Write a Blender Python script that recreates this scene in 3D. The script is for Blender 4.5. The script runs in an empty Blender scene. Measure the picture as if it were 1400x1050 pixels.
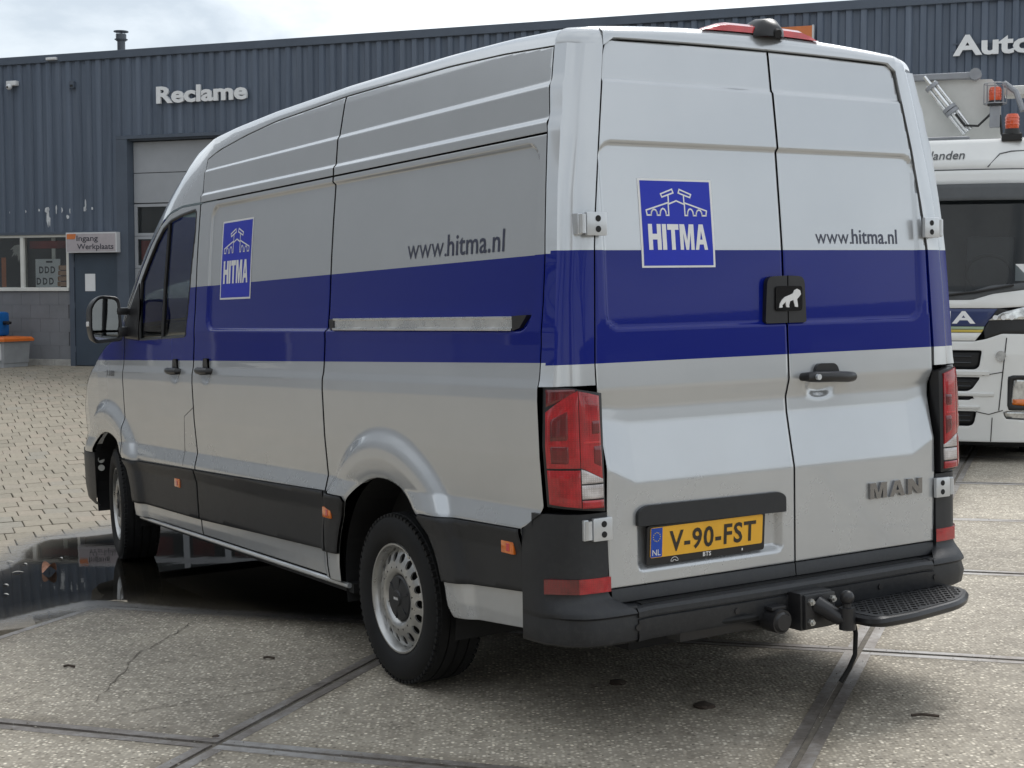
import bpy, bmesh, math, random
import numpy as np
from mathutils import Matrix, Vector

# ------------------------------------------------------------------ camera, sky, sun, exposure
SC = bpy.context.scene
COL = SC.collection
rnd = random.Random(7)
nrng = np.random.default_rng(7)
PI = math.pi

def cam_matrix(pos, yaw, pitch, roll):
    f = Vector((math.cos(pitch)*math.cos(yaw), math.cos(pitch)*math.sin(yaw), math.sin(pitch)))
    r = f.cross(Vector((0, 0, 1))).normalized()
    u = r.cross(f)
    c, s = math.cos(roll), math.sin(roll)
    r2 = c*r + s*u
    u2 = -s*r + c*u
    m = Matrix((( r2.x, u2.x, -f.x, pos[0]), (r2.y, u2.y, -f.y, pos[1]), (r2.z, u2.z, -f.z, pos[2]), (0, 0, 0, 1)))
    return m

CAMW = cam_matrix((0, 0, 1.54), PI/2, -0.0587, 0.0)
# the yard falls to one side: the van stands a little out of plumb
MV = CAMW @ cam_matrix((-5.3269, 3.7357, 1.5405), -0.5588, -0.0533, -0.0239).inverted()

cd = bpy.data.cameras.new('camera')
cam = bpy.data.objects.new('camera', cd)
COL.objects.link(cam)
cam.matrix_world = CAMW
cd.sensor_width = 36.0
cd.lens = 2007.73/1400*36.0
cd.clip_start = 0.1
cd.clip_end = 3000
SC.camera = cam

SUN_AZ = math.radians(62)      # compass direction the light comes from, measured from +X towards +Y
SUN_EL = math.radians(52)
world = bpy.data.worlds.new('World')
SC.world = world
world.use_nodes = True
wn, wl = world.node_tree.nodes, world.node_tree.links
wn.clear()
w_out = wn.new('ShaderNodeOutputWorld')
w_bg = wn.new('ShaderNodeBackground')
w_bg.inputs['Strength'].default_value = 0.1
sky = wn.new('ShaderNodeTexSky')
sky.sky_type = 'NISHITA'
sky.sun_disc = False
sky.sun_elevation = SUN_EL
sky.sun_rotation = PI/2 - SUN_AZ
w_tc = wn.new('ShaderNodeTexCoord')
w_map = wn.new('ShaderNodeMapping')
w_map.inputs['Scale'].default_value = (1.0, 1.0, 2.6)
wl.new(w_tc.outputs['Generated'], w_map.inputs['Vector'])
w_n = wn.new('ShaderNodeTexNoise')
w_n.inputs['Scale'].default_value = 3.3
w_n.inputs['Detail'].default_value = 8
w_n.inputs['Roughness'].default_value = 0.55
w_n.inputs['Distortion'].default_value = 0.5
wl.new(w_map.outputs['Vector'], w_n.inputs['Vector'])
w_r = wn.new('ShaderNodeValToRGB')
w_r.color_ramp.elements[0].position = 0.40
w_r.color_ramp.elements[0].color = (3.4, 3.72, 4.02, 1)
w_r.color_ramp.elements[1].position = 0.60
w_r.color_ramp.elements[1].color = (6.35, 6.55, 6.6, 1)
wl.new(w_n.outputs['Fac'], w_r.inputs['Fac'])
w_m = wn.new('ShaderNodeMixRGB')
w_m.inputs['Fac'].default_value = 0.86
wl.new(sky.outputs['Color'], w_m.inputs['Color1'])
wl.new(w_r.outputs['Color'], w_m.inputs['Color2'])
wl.new(w_m.outputs['Color'], w_bg.inputs['Color'])
wl.new(w_bg.outputs['Background'], w_out.inputs['Surface'])

sd = bpy.data.lights.new('sun', 'SUN')
sd.energy = 1.3
sd.angle = math.radians(28)
sd.color = (1.0, 0.975, 0.94)
sun = bpy.data.objects.new('sun', sd)
COL.objects.link(sun)
sdir = Vector((math.cos(SUN_EL)*math.cos(SUN_AZ), math.cos(SUN_EL)*math.sin(SUN_AZ), math.sin(SUN_EL)))
sun.rotation_euler = sdir.to_track_quat('Z', 'Y').to_euler()
sun.location = (0, 0, 30)

SC.view_settings.view_transform = 'Standard'
SC.view_settings.look = 'None'
SC.view_settings.gamma = 1.0
SC.view_settings.exposure = 0.97
SC.view_settings.use_curve_mapping = False
SC.cycles.max_bounces = 10
SC.cycles.transparent_max_bounces = 16

# ------------------------------------------------------------------ materials
MATS = {}
def nodes_of(name):
    m = bpy.data.materials.new(name)
    m.use_nodes = True
    nt = m.node_tree
    b = nt.nodes.get('Principled BSDF')
    MATS[name] = m
    return m, nt.nodes, nt.links, b

def ramp(N, stops):
    r = N.new('ShaderNodeValToRGB')
    e = r.color_ramp.elements
    while len(e) < len(stops):
        e.new(0.5)
    for i, (p, c) in enumerate(stops):
        e[i].position = p
        e[i].color = (c[0], c[1], c[2], 1) if len(c) == 3 else c
    return r

def noise(N, L, scale, detail=4, rough=0.5, coord='Object', dist=0.0):
    tc = N.new('ShaderNodeTexCoord')
    n = N.new('ShaderNodeTexNoise')
    n.inputs['Scale'].default_value = scale
    n.inputs['Detail'].default_value = detail
    n.inputs['Roughness'].default_value = rough
    n.inputs['Distortion'].default_value = dist
    L.new(tc.outputs[coord], n.inputs['Vector'])
    return n

def mat(name, col, rough=0.5, metal=0.0, var=0.12, vscale=6.0, bump=0.0, bscale=200.0, coat=0.0, spec=0.5, ior=None, rvar=0.1):
    """plain material with broad tone variation, roughness wear and optional fine relief"""
    m, N, L, b = nodes_of(name)
    n = noise(N, L, vscale, 5, 0.6)
    lo = [c*(1-var) for c in col]
    hi = [min(1, c*(1+var)) for c in col]
    r = ramp(N, [(0.3, lo), (0.7, hi)])
    L.new(n.outputs['Fac'], r.inputs['Fac'])
    L.new(r.outputs['Color'], b.inputs['Base Color'])
    rr = ramp(N, [(0.3, [max(0.0, rough-rvar*rough)]*3), (0.7, [min(1, rough+rvar*rough)]*3)])
    L.new(n.outputs['Fac'], rr.inputs['Fac'])
    L.new(rr.outputs['Color'], b.inputs['Roughness'])
    b.inputs['Metallic'].default_value = metal
    b.inputs['Coat Weight'].default_value = coat
    b.inputs['Coat Roughness'].default_value = 0.04
    b.inputs['Specular IOR Level'].default_value = spec
    if ior:
        b.inputs['IOR'].default_value = ior
    if bump > 0:
        n2 = noise(N, L, bscale, 3, 0.6)
        bp = N.new('ShaderNodeBump')
        bp.inputs['Strength'].default_value = bump
        bp.inputs['Distance'].default_value = 0.002
        L.new(n2.outputs['Fac'], bp.inputs['Height'])
        L.new(bp.outputs['Normal'], b.inputs['Normal'])
    return m

def math_node(N, L, op, a, b=None, c=None):
    n = N.new('ShaderNodeMath')
    n.operation = op
    for i, v in enumerate((a, b, c)):
        if v is None:
            continue
        if isinstance(v, (int, float)):
            n.inputs[i].default_value = v
        else:
            L.new(v, n.inputs[i])
    return n.outputs[0]

def paint_material():
    """silver metallic lacquer with the blue vinyl band; coordinates are the van's own metres"""
    m, N, L, b = nodes_of('van_paint')
    tc = N.new('ShaderNodeTexCoord')
    sp = N.new('ShaderNodeSeparateXYZ')
    L.new(tc.outputs['Object'], sp.inputs[0])
    X, Z = sp.outputs['X'], sp.outputs['Z']
    rear = math_node(N, L, 'LESS_THAN', X, -1.16)
    zt = math_node(N, L, 'SUBTRACT', 1.7025, math_node(N, L, 'MULTIPLY', X, 0.0095))
    zt = math_node(N, L, 'ADD', zt, math_node(N, L, 'MULTIPLY', rear, 0.010))
    zb = math_node(N, L, 'SUBTRACT', 1.324, math_node(N, L, 'MULTIPLY', X, 0.0165))
    zb = math_node(N, L, 'SUBTRACT', zb, math_node(N, L, 'MULTIPLY', rear, 0.009))
    a = math_node(N, L, 'LESS_THAN', Z, zt)
    c = math_node(N, L, 'GREATER_THAN', Z, zb)
    lowcab = math_node(N, L, 'LESS_THAN', Z, 1.50)
    behind = math_node(N, L, 'LESS_THAN', X, 2.385)
    ok = math_node(N, L, 'MAXIMUM', lowcab, behind)
    nose = math_node(N, L, 'LESS_THAN', X, 4.05)
    mask = math_node(N, L, 'MULTIPLY', math_node(N, L, 'MULTIPLY', a, c), math_node(N, L, 'MULTIPLY', ok, nose))
    n = noise(N, L, 3.0, 6, 0.6)
    sil = ramp(N, [(0.3, (0.555, 0.575, 0.595)), (0.7, (0.58, 0.60, 0.62))])
    L.new(n.outputs['Fac'], sil.inputs['Fac'])
    mx = N.new('ShaderNodeMixRGB')
    L.new(mask, mx.inputs['Fac'])
    L.new(sil.outputs['Color'], mx.inputs['Color1'])
    mx.inputs['Color2'].default_value = (0.0035, 0.012, 0.20, 1)
    # road film towards the sills
    dirt_n = noise(N, L, 4.0, 5, 0.6)
    low = N.new('ShaderNodeMapRange')
    low.inputs['From Min'].default_value = 1.15
    low.inputs['From Max'].default_value = 0.45
    L.new(Z, low.inputs['Value'])
    dn = ramp(N, [(0.35, (0.05, 0.05, 0.05)), (0.8, (0.24, 0.24, 0.24))])
    L.new(dirt_n.outputs['Fac'], dn.inputs['Fac'])
    dmask = math_node(N, L, 'MULTIPLY', low.outputs['Result'], dn.outputs['Color'])
    mx2 = N.new('ShaderNodeMixRGB')
    L.new(dmask, mx2.inputs['Fac'])
    L.new(mx.outputs['Color'], mx2.inputs['Color1'])
    mx2.inputs['Color2'].default_value = (0.30, 0.275, 0.24, 1)
    L.new(mx2.outputs['Color'], b.inputs['Base Color'])
    met = math_node(N, L, 'MULTIPLY', math_node(N, L, 'SUBTRACT', 1.0, mask), 0.52)
    L.new(met, b.inputs['Metallic'])
    ro = math_node(N, L, 'ADD', 0.24, math_node(N, L, 'MULTIPLY', dmask, 0.5))
    L.new(ro, b.inputs['Roughness'])
    L.new(math_node(N, L, 'SUBTRACT', 0.9, math_node(N, L, 'MULTIPLY', mask, 0.5)), b.inputs['Coat Weight'])
    L.new(math_node(N, L, 'SUBTRACT', 0.35, math_node(N, L, 'MULTIPLY', mask, 0.2)), b.inputs['Specular IOR Level'])
    b.inputs['Coat Roughness'].default_value = 0.02
    # faint orange peel
    n2 = noise(N, L, 90.0, 2, 0.5)
    bp = N.new('ShaderNodeBump')
    bp.inputs['Strength'].default_value = 0.006
    bp.inputs['Distance'].default_value = 0.002
    L.new(n2.outputs['Fac'], bp.inputs['Height'])
    L.new(bp.outputs['Normal'], b.inputs['Coat Normal'])
    return m

paint_material()
def trim_material():
    """moulded grain plastic with road dust and splash marks; metres of the van"""
    m, N, L, b = nodes_of('black_plastic')
    tc = N.new('ShaderNodeTexCoord'); sp = N.new('ShaderNodeSeparateXYZ'); L.new(tc.outputs['Object'], sp.inputs[0])
    n = noise(N, L, 5.0, 8, 0.7); r = ramp(N, [(0.3, (0.0135, 0.0148, 0.0178)), (0.7, (0.0205, 0.0222, 0.026))]); L.new(n.outputs['Fac'], r.inputs['Fac'])
    d = noise(N, L, 38.0, 9, 0.8); dr = ramp(N, [(0.48, (0, 0, 0)), (0.78, (0.24, 0.24, 0.24))]); L.new(d.outputs['Fac'], dr.inputs['Fac'])
    low = N.new('ShaderNodeMapRange'); low.inputs['From Min'].default_value = 0.85; low.inputs['From Max'].default_value = 0.38; low.inputs['To Min'].default_value = .25; L.new(sp.outputs['Z'], low.inputs['Value'])
    k = math_node(N, L, 'MULTIPLY', dr.outputs['Color'], low.outputs['Result'])
    mx = N.new('ShaderNodeMixRGB'); L.new(k, mx.inputs['Fac']); L.new(r.outputs['Color'], mx.inputs['Color1']); mx.inputs['Color2'].default_value = (0.14, 0.135, 0.125, 1)
    L.new(mx.outputs['Color'], b.inputs['Base Color'])
    L.new(math_node(N, L, 'ADD', 0.44, math_node(N, L, 'MULTIPLY', k, 1.0)), b.inputs['Roughness'])
    n2 = noise(N, L, 600.0, 2, 0.6); bp = N.new('ShaderNodeBump'); bp.inputs['Strength'].default_value = 0.3; bp.inputs['Distance'].default_value = 0.0015
    L.new(n2.outputs['Fac'], bp.inputs['Height']); L.new(bp.outputs['Normal'], b.inputs['Normal'])
trim_material()
def lens_material(name, col, dark):
    """ribbed lamp plastic"""
    m, N, L, b = nodes_of(name)
    tc = N.new('ShaderNodeTexCoord')
    w = N.new('ShaderNodeTexWave'); w.wave_type = 'BANDS'; w.bands_direction = 'Z'; w.inputs['Scale'].default_value = 42.0; w.inputs['Distortion'].default_value = 0.0
    L.new(tc.outputs['Object'], w.inputs['Vector'])
    w2 = N.new('ShaderNodeTexWave'); w2.wave_type = 'BANDS'; w2.bands_direction = 'Y'; w2.inputs['Scale'].default_value = 38.0
    L.new(tc.outputs['Object'], w2.inputs['Vector'])
    k = math_node(N, L, 'MULTIPLY', w.outputs['Fac'], w2.outputs['Fac'])
    n = noise(N, L, 16, 4, .6)
    f = math_node(N, L, 'ADD', math_node(N, L, 'MULTIPLY', k, .14), math_node(N, L, 'MULTIPLY', n.outputs['Fac'], .86))
    r = ramp(N, [(0.25, dark), (0.62, col)]); L.new(f, r.inputs['Fac']); L.new(r.outputs['Color'], b.inputs['Base Color'])
    b.inputs['Roughness'].default_value = .22; b.inputs['Coat Weight'].default_value = 1.0; b.inputs['Coat Roughness'].default_value = .03
    bp = N.new('ShaderNodeBump'); bp.inputs['Strength'].default_value = .12; bp.inputs['Distance'].default_value = .003
    L.new(k, bp.inputs['Height']); L.new(bp.outputs['Normal'], b.inputs['Normal'])
mat('satin_black', (0.018, 0.018, 0.02), 0.35, var=0.2)
mat('dark_inside', (0.012, 0.012, 0.013), 0.8, var=0.3)
mat('rubber', (0.0095, 0.0098, 0.0105), 0.72, spec=0.35, var=0.55, vscale=9, bump=0.3, bscale=300)
mat('wheel_silver', (0.50, 0.50, 0.49), 0.34, metal=0.85, var=0.15, vscale=14, rvar=0.25)
mat('aluminium', (0.82, 0.83, 0.83), 0.28, metal=1.0, var=0.12, vscale=10, rvar=0.3)
mat('chrome', (0.30, 0.30, 0.31), 0.16, metal=1.0, var=0.1)
mat('hinge_metal', (0.62, 0.64, 0.66), 0.35, metal=0.55, var=0.1, coat=0.5)
lens_material('red_lens', (.52, .008, .016), (.22, .003, .006))
lens_material('dark_red_lens', (.20, .004, .008), (.07, .002, .003))
lens_material('pale_red_lens', (.66, .035, .04), (.42, .015, .02))
lens_material('clear_lens', (.70, .66, .65), (.26, .22, .21))
mat('amber_lens', (0.75, 0.17, 0.01), 0.2, var=0.2, vscale=40, coat=1.0)
mat('logo_blue', (0.008, 0.024, 0.46), 0.32, var=0.04, coat=0.15, spec=0.3)
mat('vinyl_white', (0.80, 0.80, 0.80), 0.35, var=0.04, coat=0.4)
mat('vinyl_dark', (0.035, 0.04, 0.075), 0.35, var=0.1, coat=0.3)
mat('plate_yellow', (0.90, 0.47, 0.028), 0.4, var=0.06, coat=0.3)
mat('plate_blue', (0.01, 0.07, 0.45), 0.4, var=0.08)
mat('plate_ink', (0.035, 0.028, 0.02), 0.5, var=0.2)
mat('gloss_black', (0.008, 0.008, 0.009), 0.08, var=0.1, coat=0.5)
mat('mirror_glass', (0.55, 0.58, 0.6), 0.03, metal=1.0, var=0.05)
mat('star_yellow', (0.75, 0.55, 0.05), 0.4, var=0.05)
mat('camera_pale', (0.62, 0.62, 0.58), 0.4, var=0.1)
mat('bolt_zinc', (0.6, 0.6, 0.58), 0.4, metal=0.9, var=0.2, vscale=40)

def glass_material(name, tint, rough=0.0, darken=0.35):
    m, N, L, b = nodes_of(name)
    N.remove(b)
    out = N.get('Material Output')
    g = N.new('ShaderNodeBsdfGlossy')
    g.inputs['Roughness'].default_value = rough
    t = N.new('ShaderNodeBsdfTransparent')
    t.inputs['Color'].default_value = (*tint, 1)
    fr = N.new('ShaderNodeFresnel')
    fr.inputs['IOR'].default_value = 1.5
    mx = N.new('ShaderNodeMixShader')
    L.new(fr.outputs['Fac'], mx.inputs['Fac'])
    L.new(t.outputs[0], mx.inputs[1])
    L.new(g.outputs[0], mx.inputs[2])
    L.new(mx.outputs[0], out.inputs['Surface'])
    return m
glass_material('car_glass', (0.42, 0.49, 0.48))
glass_material('window_glass', (0.88, 0.90, 0.90))

# ------------------------------------------------------------------ mesh helpers
def link(o, parent=None):
    COL.objects.link(o)
    if parent is not None:
        o.parent = parent
    return o

def tag(o, label=None, cat=None, group=None, kind=None):
    if label: o['label'] = label
    if cat: o['category'] = cat
    if group: o['group'] = group
    if kind: o['kind'] = kind
    return o

def empty(name, mtx=None, parent=None):
    o = bpy.data.objects.new(name, None)
    o.empty_display_size = 0.2
    link(o, parent)
    if mtx is not None:
        o.matrix_world = mtx
    return o

def mesh_obj(name, verts, faces, m, parent=None, smooth=False, normals=None, angle=None, fmat=None):
    me = bpy.data.meshes.new(name)
    me.from_pydata([tuple(map(float, v)) for v in verts], [], [tuple(map(int, f)) for f in faces])
    for mm in (m if isinstance(m, (list, tuple)) else [m]):
        me.materials.append(MATS[mm])
    if fmat is not None:
        me.polygons.foreach_set('material_index', np.asarray(fmat, dtype=np.int32))
    if smooth:
        me.polygons.foreach_set('use_smooth', np.ones(len(me.polygons), dtype=bool))
    me.update()
    if normals is not None:
        me.normals_split_custom_set_from_vertices([tuple(map(float, n)) for n in normals])
    elif smooth and angle:
        me.set_sharp_from_angle(angle=math.radians(angle))
    o = bpy.data.objects.new(name, me)
    return link(o, parent)

class MB:
    """collects shapes that together are ONE piece"""
    def __init__(self):
        self.v, self.f = [], []
    def add(self, v, f, M=None):
        o = len(self.v)
        self.v += [tuple(M @ Vector(p)) if M is not None else tuple(p) for p in v]
        self.f += [tuple(i+o for i in q) for q in f]
        return self
    def box(self, x0, x1, y0, y1, z0, z1, bev=0.0, M=None):
        x0, x1 = min(x0, x1), max(x0, x1); y0, y1 = min(y0, y1), max(y0, y1); z0, z1 = min(z0, z1), max(z0, z1)
        if bev <= 0:
            v = [(x0,y0,z0),(x1,y0,z0),(x1,y1,z0),(x0,y1,z0),(x0,y0,z1),(x1,y0,z1),(x1,y1,z1),(x0,y1,z1)]
            f = [(3,2,1,0),(4,5,6,7),(0,1,5,4),(1,2,6,5),(2,3,7,6),(3,0,4,7)]
            return self.add(v, f, M)
        bm = bmesh.new()
        bmesh.ops.create_cube(bm, size=1)
        for p in bm.verts:
            p.co = Vector(((x0+x1)/2+p.co.x*(x1-x0), (y0+y1)/2+p.co.y*(y1-y0), (z0+z1)/2+p.co.z*(z1-z0)))
        bmesh.ops.bevel(bm, geom=bm.edges[:], offset=bev, segments=2, profile=0.6, affect='EDGES')
        return self.bm(bm, M)
    def bm(self, bm, M=None):
        bm.verts.index_update()
        self.add([p.co.copy() for p in bm.verts], [[q.index for q in f.verts] for f in bm.faces], M)
        bm.free()
        return self
    def cyl(self, p0, p1, r0, r1=None, n=16, caps=True):
        r1 = r0 if r1 is None else r1
        p0, p1 = Vector(p0), Vector(p1)
        q = (p1-p0).to_track_quat('Z', 'Y')
        a = [p0+q@Vector((r0*math.cos(2*PI*i/n), r0*math.sin(2*PI*i/n), 0)) for i in range(n)]
        b = [p1+q@Vector((r1*math.cos(2*PI*i/n), r1*math.sin(2*PI*i/n), 0)) for i in range(n)]
        f = [(i, (i+1)%n, n+(i+1)%n, n+i) for i in range(n)]
        if caps:
            f += [tuple(range(n-1, -1, -1)), tuple(range(n, 2*n))]
        return self.add(a+b, f)
    def tube(self, pts, r, n=8):
        pts = [Vector(p) for p in pts]
        rs = r if isinstance(r, (list, tuple)) else [r]*len(pts)
        rings = []
        up = Vector((0.12, 0.3, 1)).normalized()
        for i, p in enumerate(pts):
            d = (pts[min(i+1, len(pts)-1)]-pts[max(i-1, 0)]).normalized()
            s = d.cross(up)
            if s.length < 1e-3:
                s = d.cross(Vector((1, 0, 0)))
            s.normalize(); t = s.cross(d)
            rings.append([p+rs[i]*(math.cos(2*PI*k/n)*s+math.sin(2*PI*k/n)*t) for k in range(n)])
        v = [p for q in rings for p in q]
        f = []
        for i in range(len(pts)-1):
            for k in range(n):
                a, b = i*n+k, i*n+(k+1)%n
                f.append((a, b, b+n, a+n))
        f += [tuple(range(n-1, -1, -1)), tuple(range((len(pts)-1)*n, len(pts)*n))]
        return self.add(v, f)
    def lathe(self, prof, n=48, axis='y', M=None, close=False):
        """prof: (radius, offset along axis)"""
        v, f = [], []
        k = len(prof)
        for i in range(n):
            a = 2*PI*i/n
            for r, h in prof:
                v.append((r*math.cos(a), h, r*math.sin(a)) if axis == 'y' else (r*math.cos(a), r*math.sin(a), h))
        for i in range(n):
            j = (i+1) % n
            for q in range(k if close else k-1):
                q2 = (q+1) % k
                f.append((i*k+q, i*k+q2, j*k+q2, j*k+q))
        return self.add(v, f, M)
    def prism(self, poly, h0, h1, fn):
        """poly 2D outline; fn(u, v, h) -> point"""
        n = len(poly)
        v = [fn(a, b, h0) for a, b in poly]+[fn(a, b, h1) for a, b in poly]
        f = [tuple(range(n-1, -1, -1)), tuple(range(n, 2*n))]+[(i, (i+1)%n, n+(i+1)%n, n+i) for i in range(n)]
        return self.add(v, f)
    def loft(self, rows, closed=False):
        k = len(rows[0]); v = [p for r in rows for p in r]; f = []
        for i in range(len(rows)-1):
            for j in range(k if closed else k-1):
                j2 = (j+1) % k
                f.append((i*k+j, i*k+j2, (i+1)*k+j2, (i+1)*k+j))
        return self.add(v, f)
    def build(self, name, m, parent=None, smooth=False, angle=35, recalc=True):
        bm = bmesh.new()
        vs = [bm.verts.new(p) for p in self.v]
        for q in self.f:
            try:
                bm.faces.new([vs[i] for i in q])
            except ValueError:
                pass
        if recalc:
            bmesh.ops.recalc_face_normals(bm, faces=bm.faces[:])
        me = bpy.data.meshes.new(name)
        bm.to_mesh(me); bm.free()
        me.materials.append(MATS[m])
        if smooth:
            me.polygons.foreach_set('use_smooth', np.ones(len(me.polygons), dtype=bool))
            me.set_sharp_from_angle(angle=math.radians(angle))
        me.update()
        return link(bpy.data.objects.new(name, me), parent)

def text_geo(s, height=1.0, bold=0.0, sx=1.0, shear=0.0, spacing=1.0, extrude=0.0, align='LEFT', res=3):
    """outline of a line of writing as plain geometry, x along the line, y up, cap height = height; returns verts, faces, width"""
    c = bpy.data.curves.new('writing', 'FONT')
    c.body = s
    c.offset = bold
    c.shear = shear
    c.space_character = spacing
    c.extrude = extrude
    c.resolution_u = res
    o = bpy.data.objects.new('writing', c)
    COL.objects.link(o)
    dg = bpy.context.evaluated_depsgraph_get()
    me = o.evaluated_get(dg).to_mesh()
    v = np.array([p.co[:] for p in me.vertices])
    f = [tuple(p.vertices) for p in me.polygons]
    o.evaluated_get(dg).to_mesh_clear()
    bpy.data.objects.remove(o); bpy.data.curves.remove(c)
    v[:, 0] -= v[:, 0].min()
    capm = 0.72 + 2*bold
    k = height/capm
    v[:, 1] = (v[:, 1]+bold)*k
    v[:, 0] *= k*sx
    v[:, 2] *= 1.0
    w = v[:, 0].max()
    if align == 'CENTER': v[:, 0] -= w/2
    if align == 'RIGHT': v[:, 0] -= w
    return v, f, w

BLOCK = {
 'H': [[(0,0),(.32,0),(.32,.40),(.68,.40),(.68,0),(1,0),(1,1),(.68,1),(.68,.62),(.32,.62),(.32,1),(0,1)]],
 'I': [[(0,0),(1,0),(1,1),(0,1)]],
 'T': [[(.33,0),(.67,0),(.67,.78),(1,.78),(1,1),(0,1),(0,.78),(.33,.78)]],
 'M': [[(0,0),(.24,0),(.24,.66),(.40,0),(.60,0),(.76,.66),(.76,0),(1,0),(1,1),(.66,1),(.5,.36),(.34,1),(0,1)]],
 'A': [[(0,0),(.27,0),(.34,.21),(.5,.21),(.5,.40),(.405,.40),(.5,.74),(.5,1),(.33,1)], [(1,0),(.67,1),(.5,1),(.5,.74),(.595,.40),(.5,.40),(.5,.21),(.66,.21),(.73,0)]],
 'N': [[(0,0),(.28,0),(.28,.55),(.70,0),(1,0),(1,1),(.72,1),(.72,.45),(.30,1),(0,1)]],
}
def block_text(word, h, widths, gap, depth=0.0):
    """heavy capitals drawn letter by letter; widths in metres per letter"""
    V, F = [], []
    x = 0.0
    for ch in word:
        w = widths[ch]
        for poly in BLOCK[ch]:
            n = len(poly); o = len(V)
            V += [(x+w*a, h*b, depth) for a, b in poly]; F.append(tuple(range(o, o+n)))
            if depth > 0:
                V += [(x+w*a, h*b, 0) for a, b in poly]
                F += [(o+i, o+n+i, o+n+(i+1) % n, o+(i+1) % n) for i in range(n)]
        x += w+gap
    return np.array(V, float), F, x-gap

def sstep(a, b, x):
    t = np.clip((np.asarray(x, dtype=float)-a)/(b-a), 0, 1)
    return t*t*(3-2*t)

# ------------------------------------------------------------------ trimmed panel on a height-field surface
def loop_project(P, loop):
    L = np.asarray(loop, float); A = L; B = np.roll(L, -1, axis=0)
    best = np.full(len(P), 1e9); proj = np.zeros_like(P)
    for a, b in zip(A, B):
        d = b-a; t = np.clip(((P-a)@d)/max(d@d, 1e-12), 0, 1)
        q = a+t[:, None]*d
        e = np.hypot(*(P-q).T)
        k = e < best
        best[k] = e[k]; proj[k] = q[k]
    return best, proj

def inside_loop(P, loop):
    L = np.asarray(loop, float); r = np.zeros(len(P), bool)
    for a, b in zip(L, np.roll(L, -1, axis=0)):
        c = (a[1] > P[:, 1]) != (b[1] > P[:, 1])
        if abs(b[1]-a[1]) > 1e-12:
            xi = a[0]+(P[:, 1]-a[1])/(b[1]-a[1])*(b[0]-a[0])
            r ^= c & (P[:, 0] < xi)
    return r

def trimmed_grid(outer, holes, step):
    if isinstance(step, tuple):          # different resolution across and along
        k = np.array(step, float)
        Q, F = trimmed_grid([tuple(np.array(p)/k) for p in outer], [[tuple(np.array(p)/k) for p in h] for h in holes], 1.0)
        return Q*k, F
    O = np.asarray(outer, float)
    lo, hi = O.min(0), O.max(0)
    nx = max(2, int(math.ceil((hi[0]-lo[0])/step))); nz = max(2, int(math.ceil((hi[1]-lo[1])/step)))
    gx = np.linspace(lo[0], hi[0], nx+1); gz = np.linspace(lo[1], hi[1], nz+1)
    P = np.stack(np.meshgrid(gx, gz, indexing='ij'), -1).reshape(-1, 2)
    st = max(gx[1]-gx[0], gz[1]-gz[0])
    loops = [outer]+list(holes)
    best = np.full(len(P), 1e9); proj = P.copy(); ins = inside_loop(P, outer)
    for h in holes: ins &= ~inside_loop(P, h)
    for lp in loops:
        d, q = loop_project(P, lp)
        k = d < best; best[k] = d[k]; proj[k] = q[k]
    snap = best < 0.505*st
    Q = P.copy(); Q[snap] = proj[snap]
    for lp in loops:
        L = np.asarray(lp, float)
        for i in range(len(L)):
            a = L[i-1]-L[i]; b = L[(i+1) % len(L)]-L[i]
            ca = (a@b)/(np.hypot(*a)*np.hypot(*b)+1e-12)
            if ca > -0.9:
                j = int(np.argmin(np.hypot(*(Q-L[i]).T)))
                Q[j] = L[i]; snap[j] = True
    ok = ins | snap
    idx = np.arange(len(P)).reshape(nx+1, nz+1)
    faces = []
    quads = np.stack([idx[:-1, :-1], idx[1:, :-1], idx[1:, 1:], idx[:-1, 1:]], -1).reshape(-1, 4)
    okq = ok[quads]; cnt = okq.sum(1)
    cen = Q[quads].mean(1)
    ci = inside_loop(cen, outer)
    for h in holes: ci &= ~inside_loop(cen, h)
    full = quads[(cnt == 4)]
    for q in full:
        pts = Q[q]
        ar = 0.5*abs(sum(pts[i, 0]*pts[(i+1) % 4, 1]-pts[(i+1) % 4, 0]*pts[i, 1] for i in range(4)))
        if ar < 1e-8: continue
        if snap[q].any():
            c = pts.mean(0)[None]
            if not (inside_loop(c, outer)[0] and not any(inside_loop(c, h)[0] for h in holes)): continue
        faces.append(tuple(q))
    for q, m_ in zip(quads[cnt == 3], okq[cnt == 3]):
        t = q[m_]; pts = Q[t]
        ar = 0.5*abs((pts[1, 0]-pts[0, 0])*(pts[2, 1]-pts[0, 1])-(pts[2, 0]-pts[0, 0])*(pts[1, 1]-pts[0, 1]))
        if ar < 1e-8: continue
        c = pts.mean(0)[None]
        if inside_loop(c, outer)[0] and not any(inside_loop(c, h)[0] for h in holes):
            faces.append(tuple(t))
    used = sorted({i for q in faces for i in q})
    rm = {i: k for k, i in enumerate(used)}
    return Q[used], [tuple(rm[i] for i in q) for q in faces]

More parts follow.
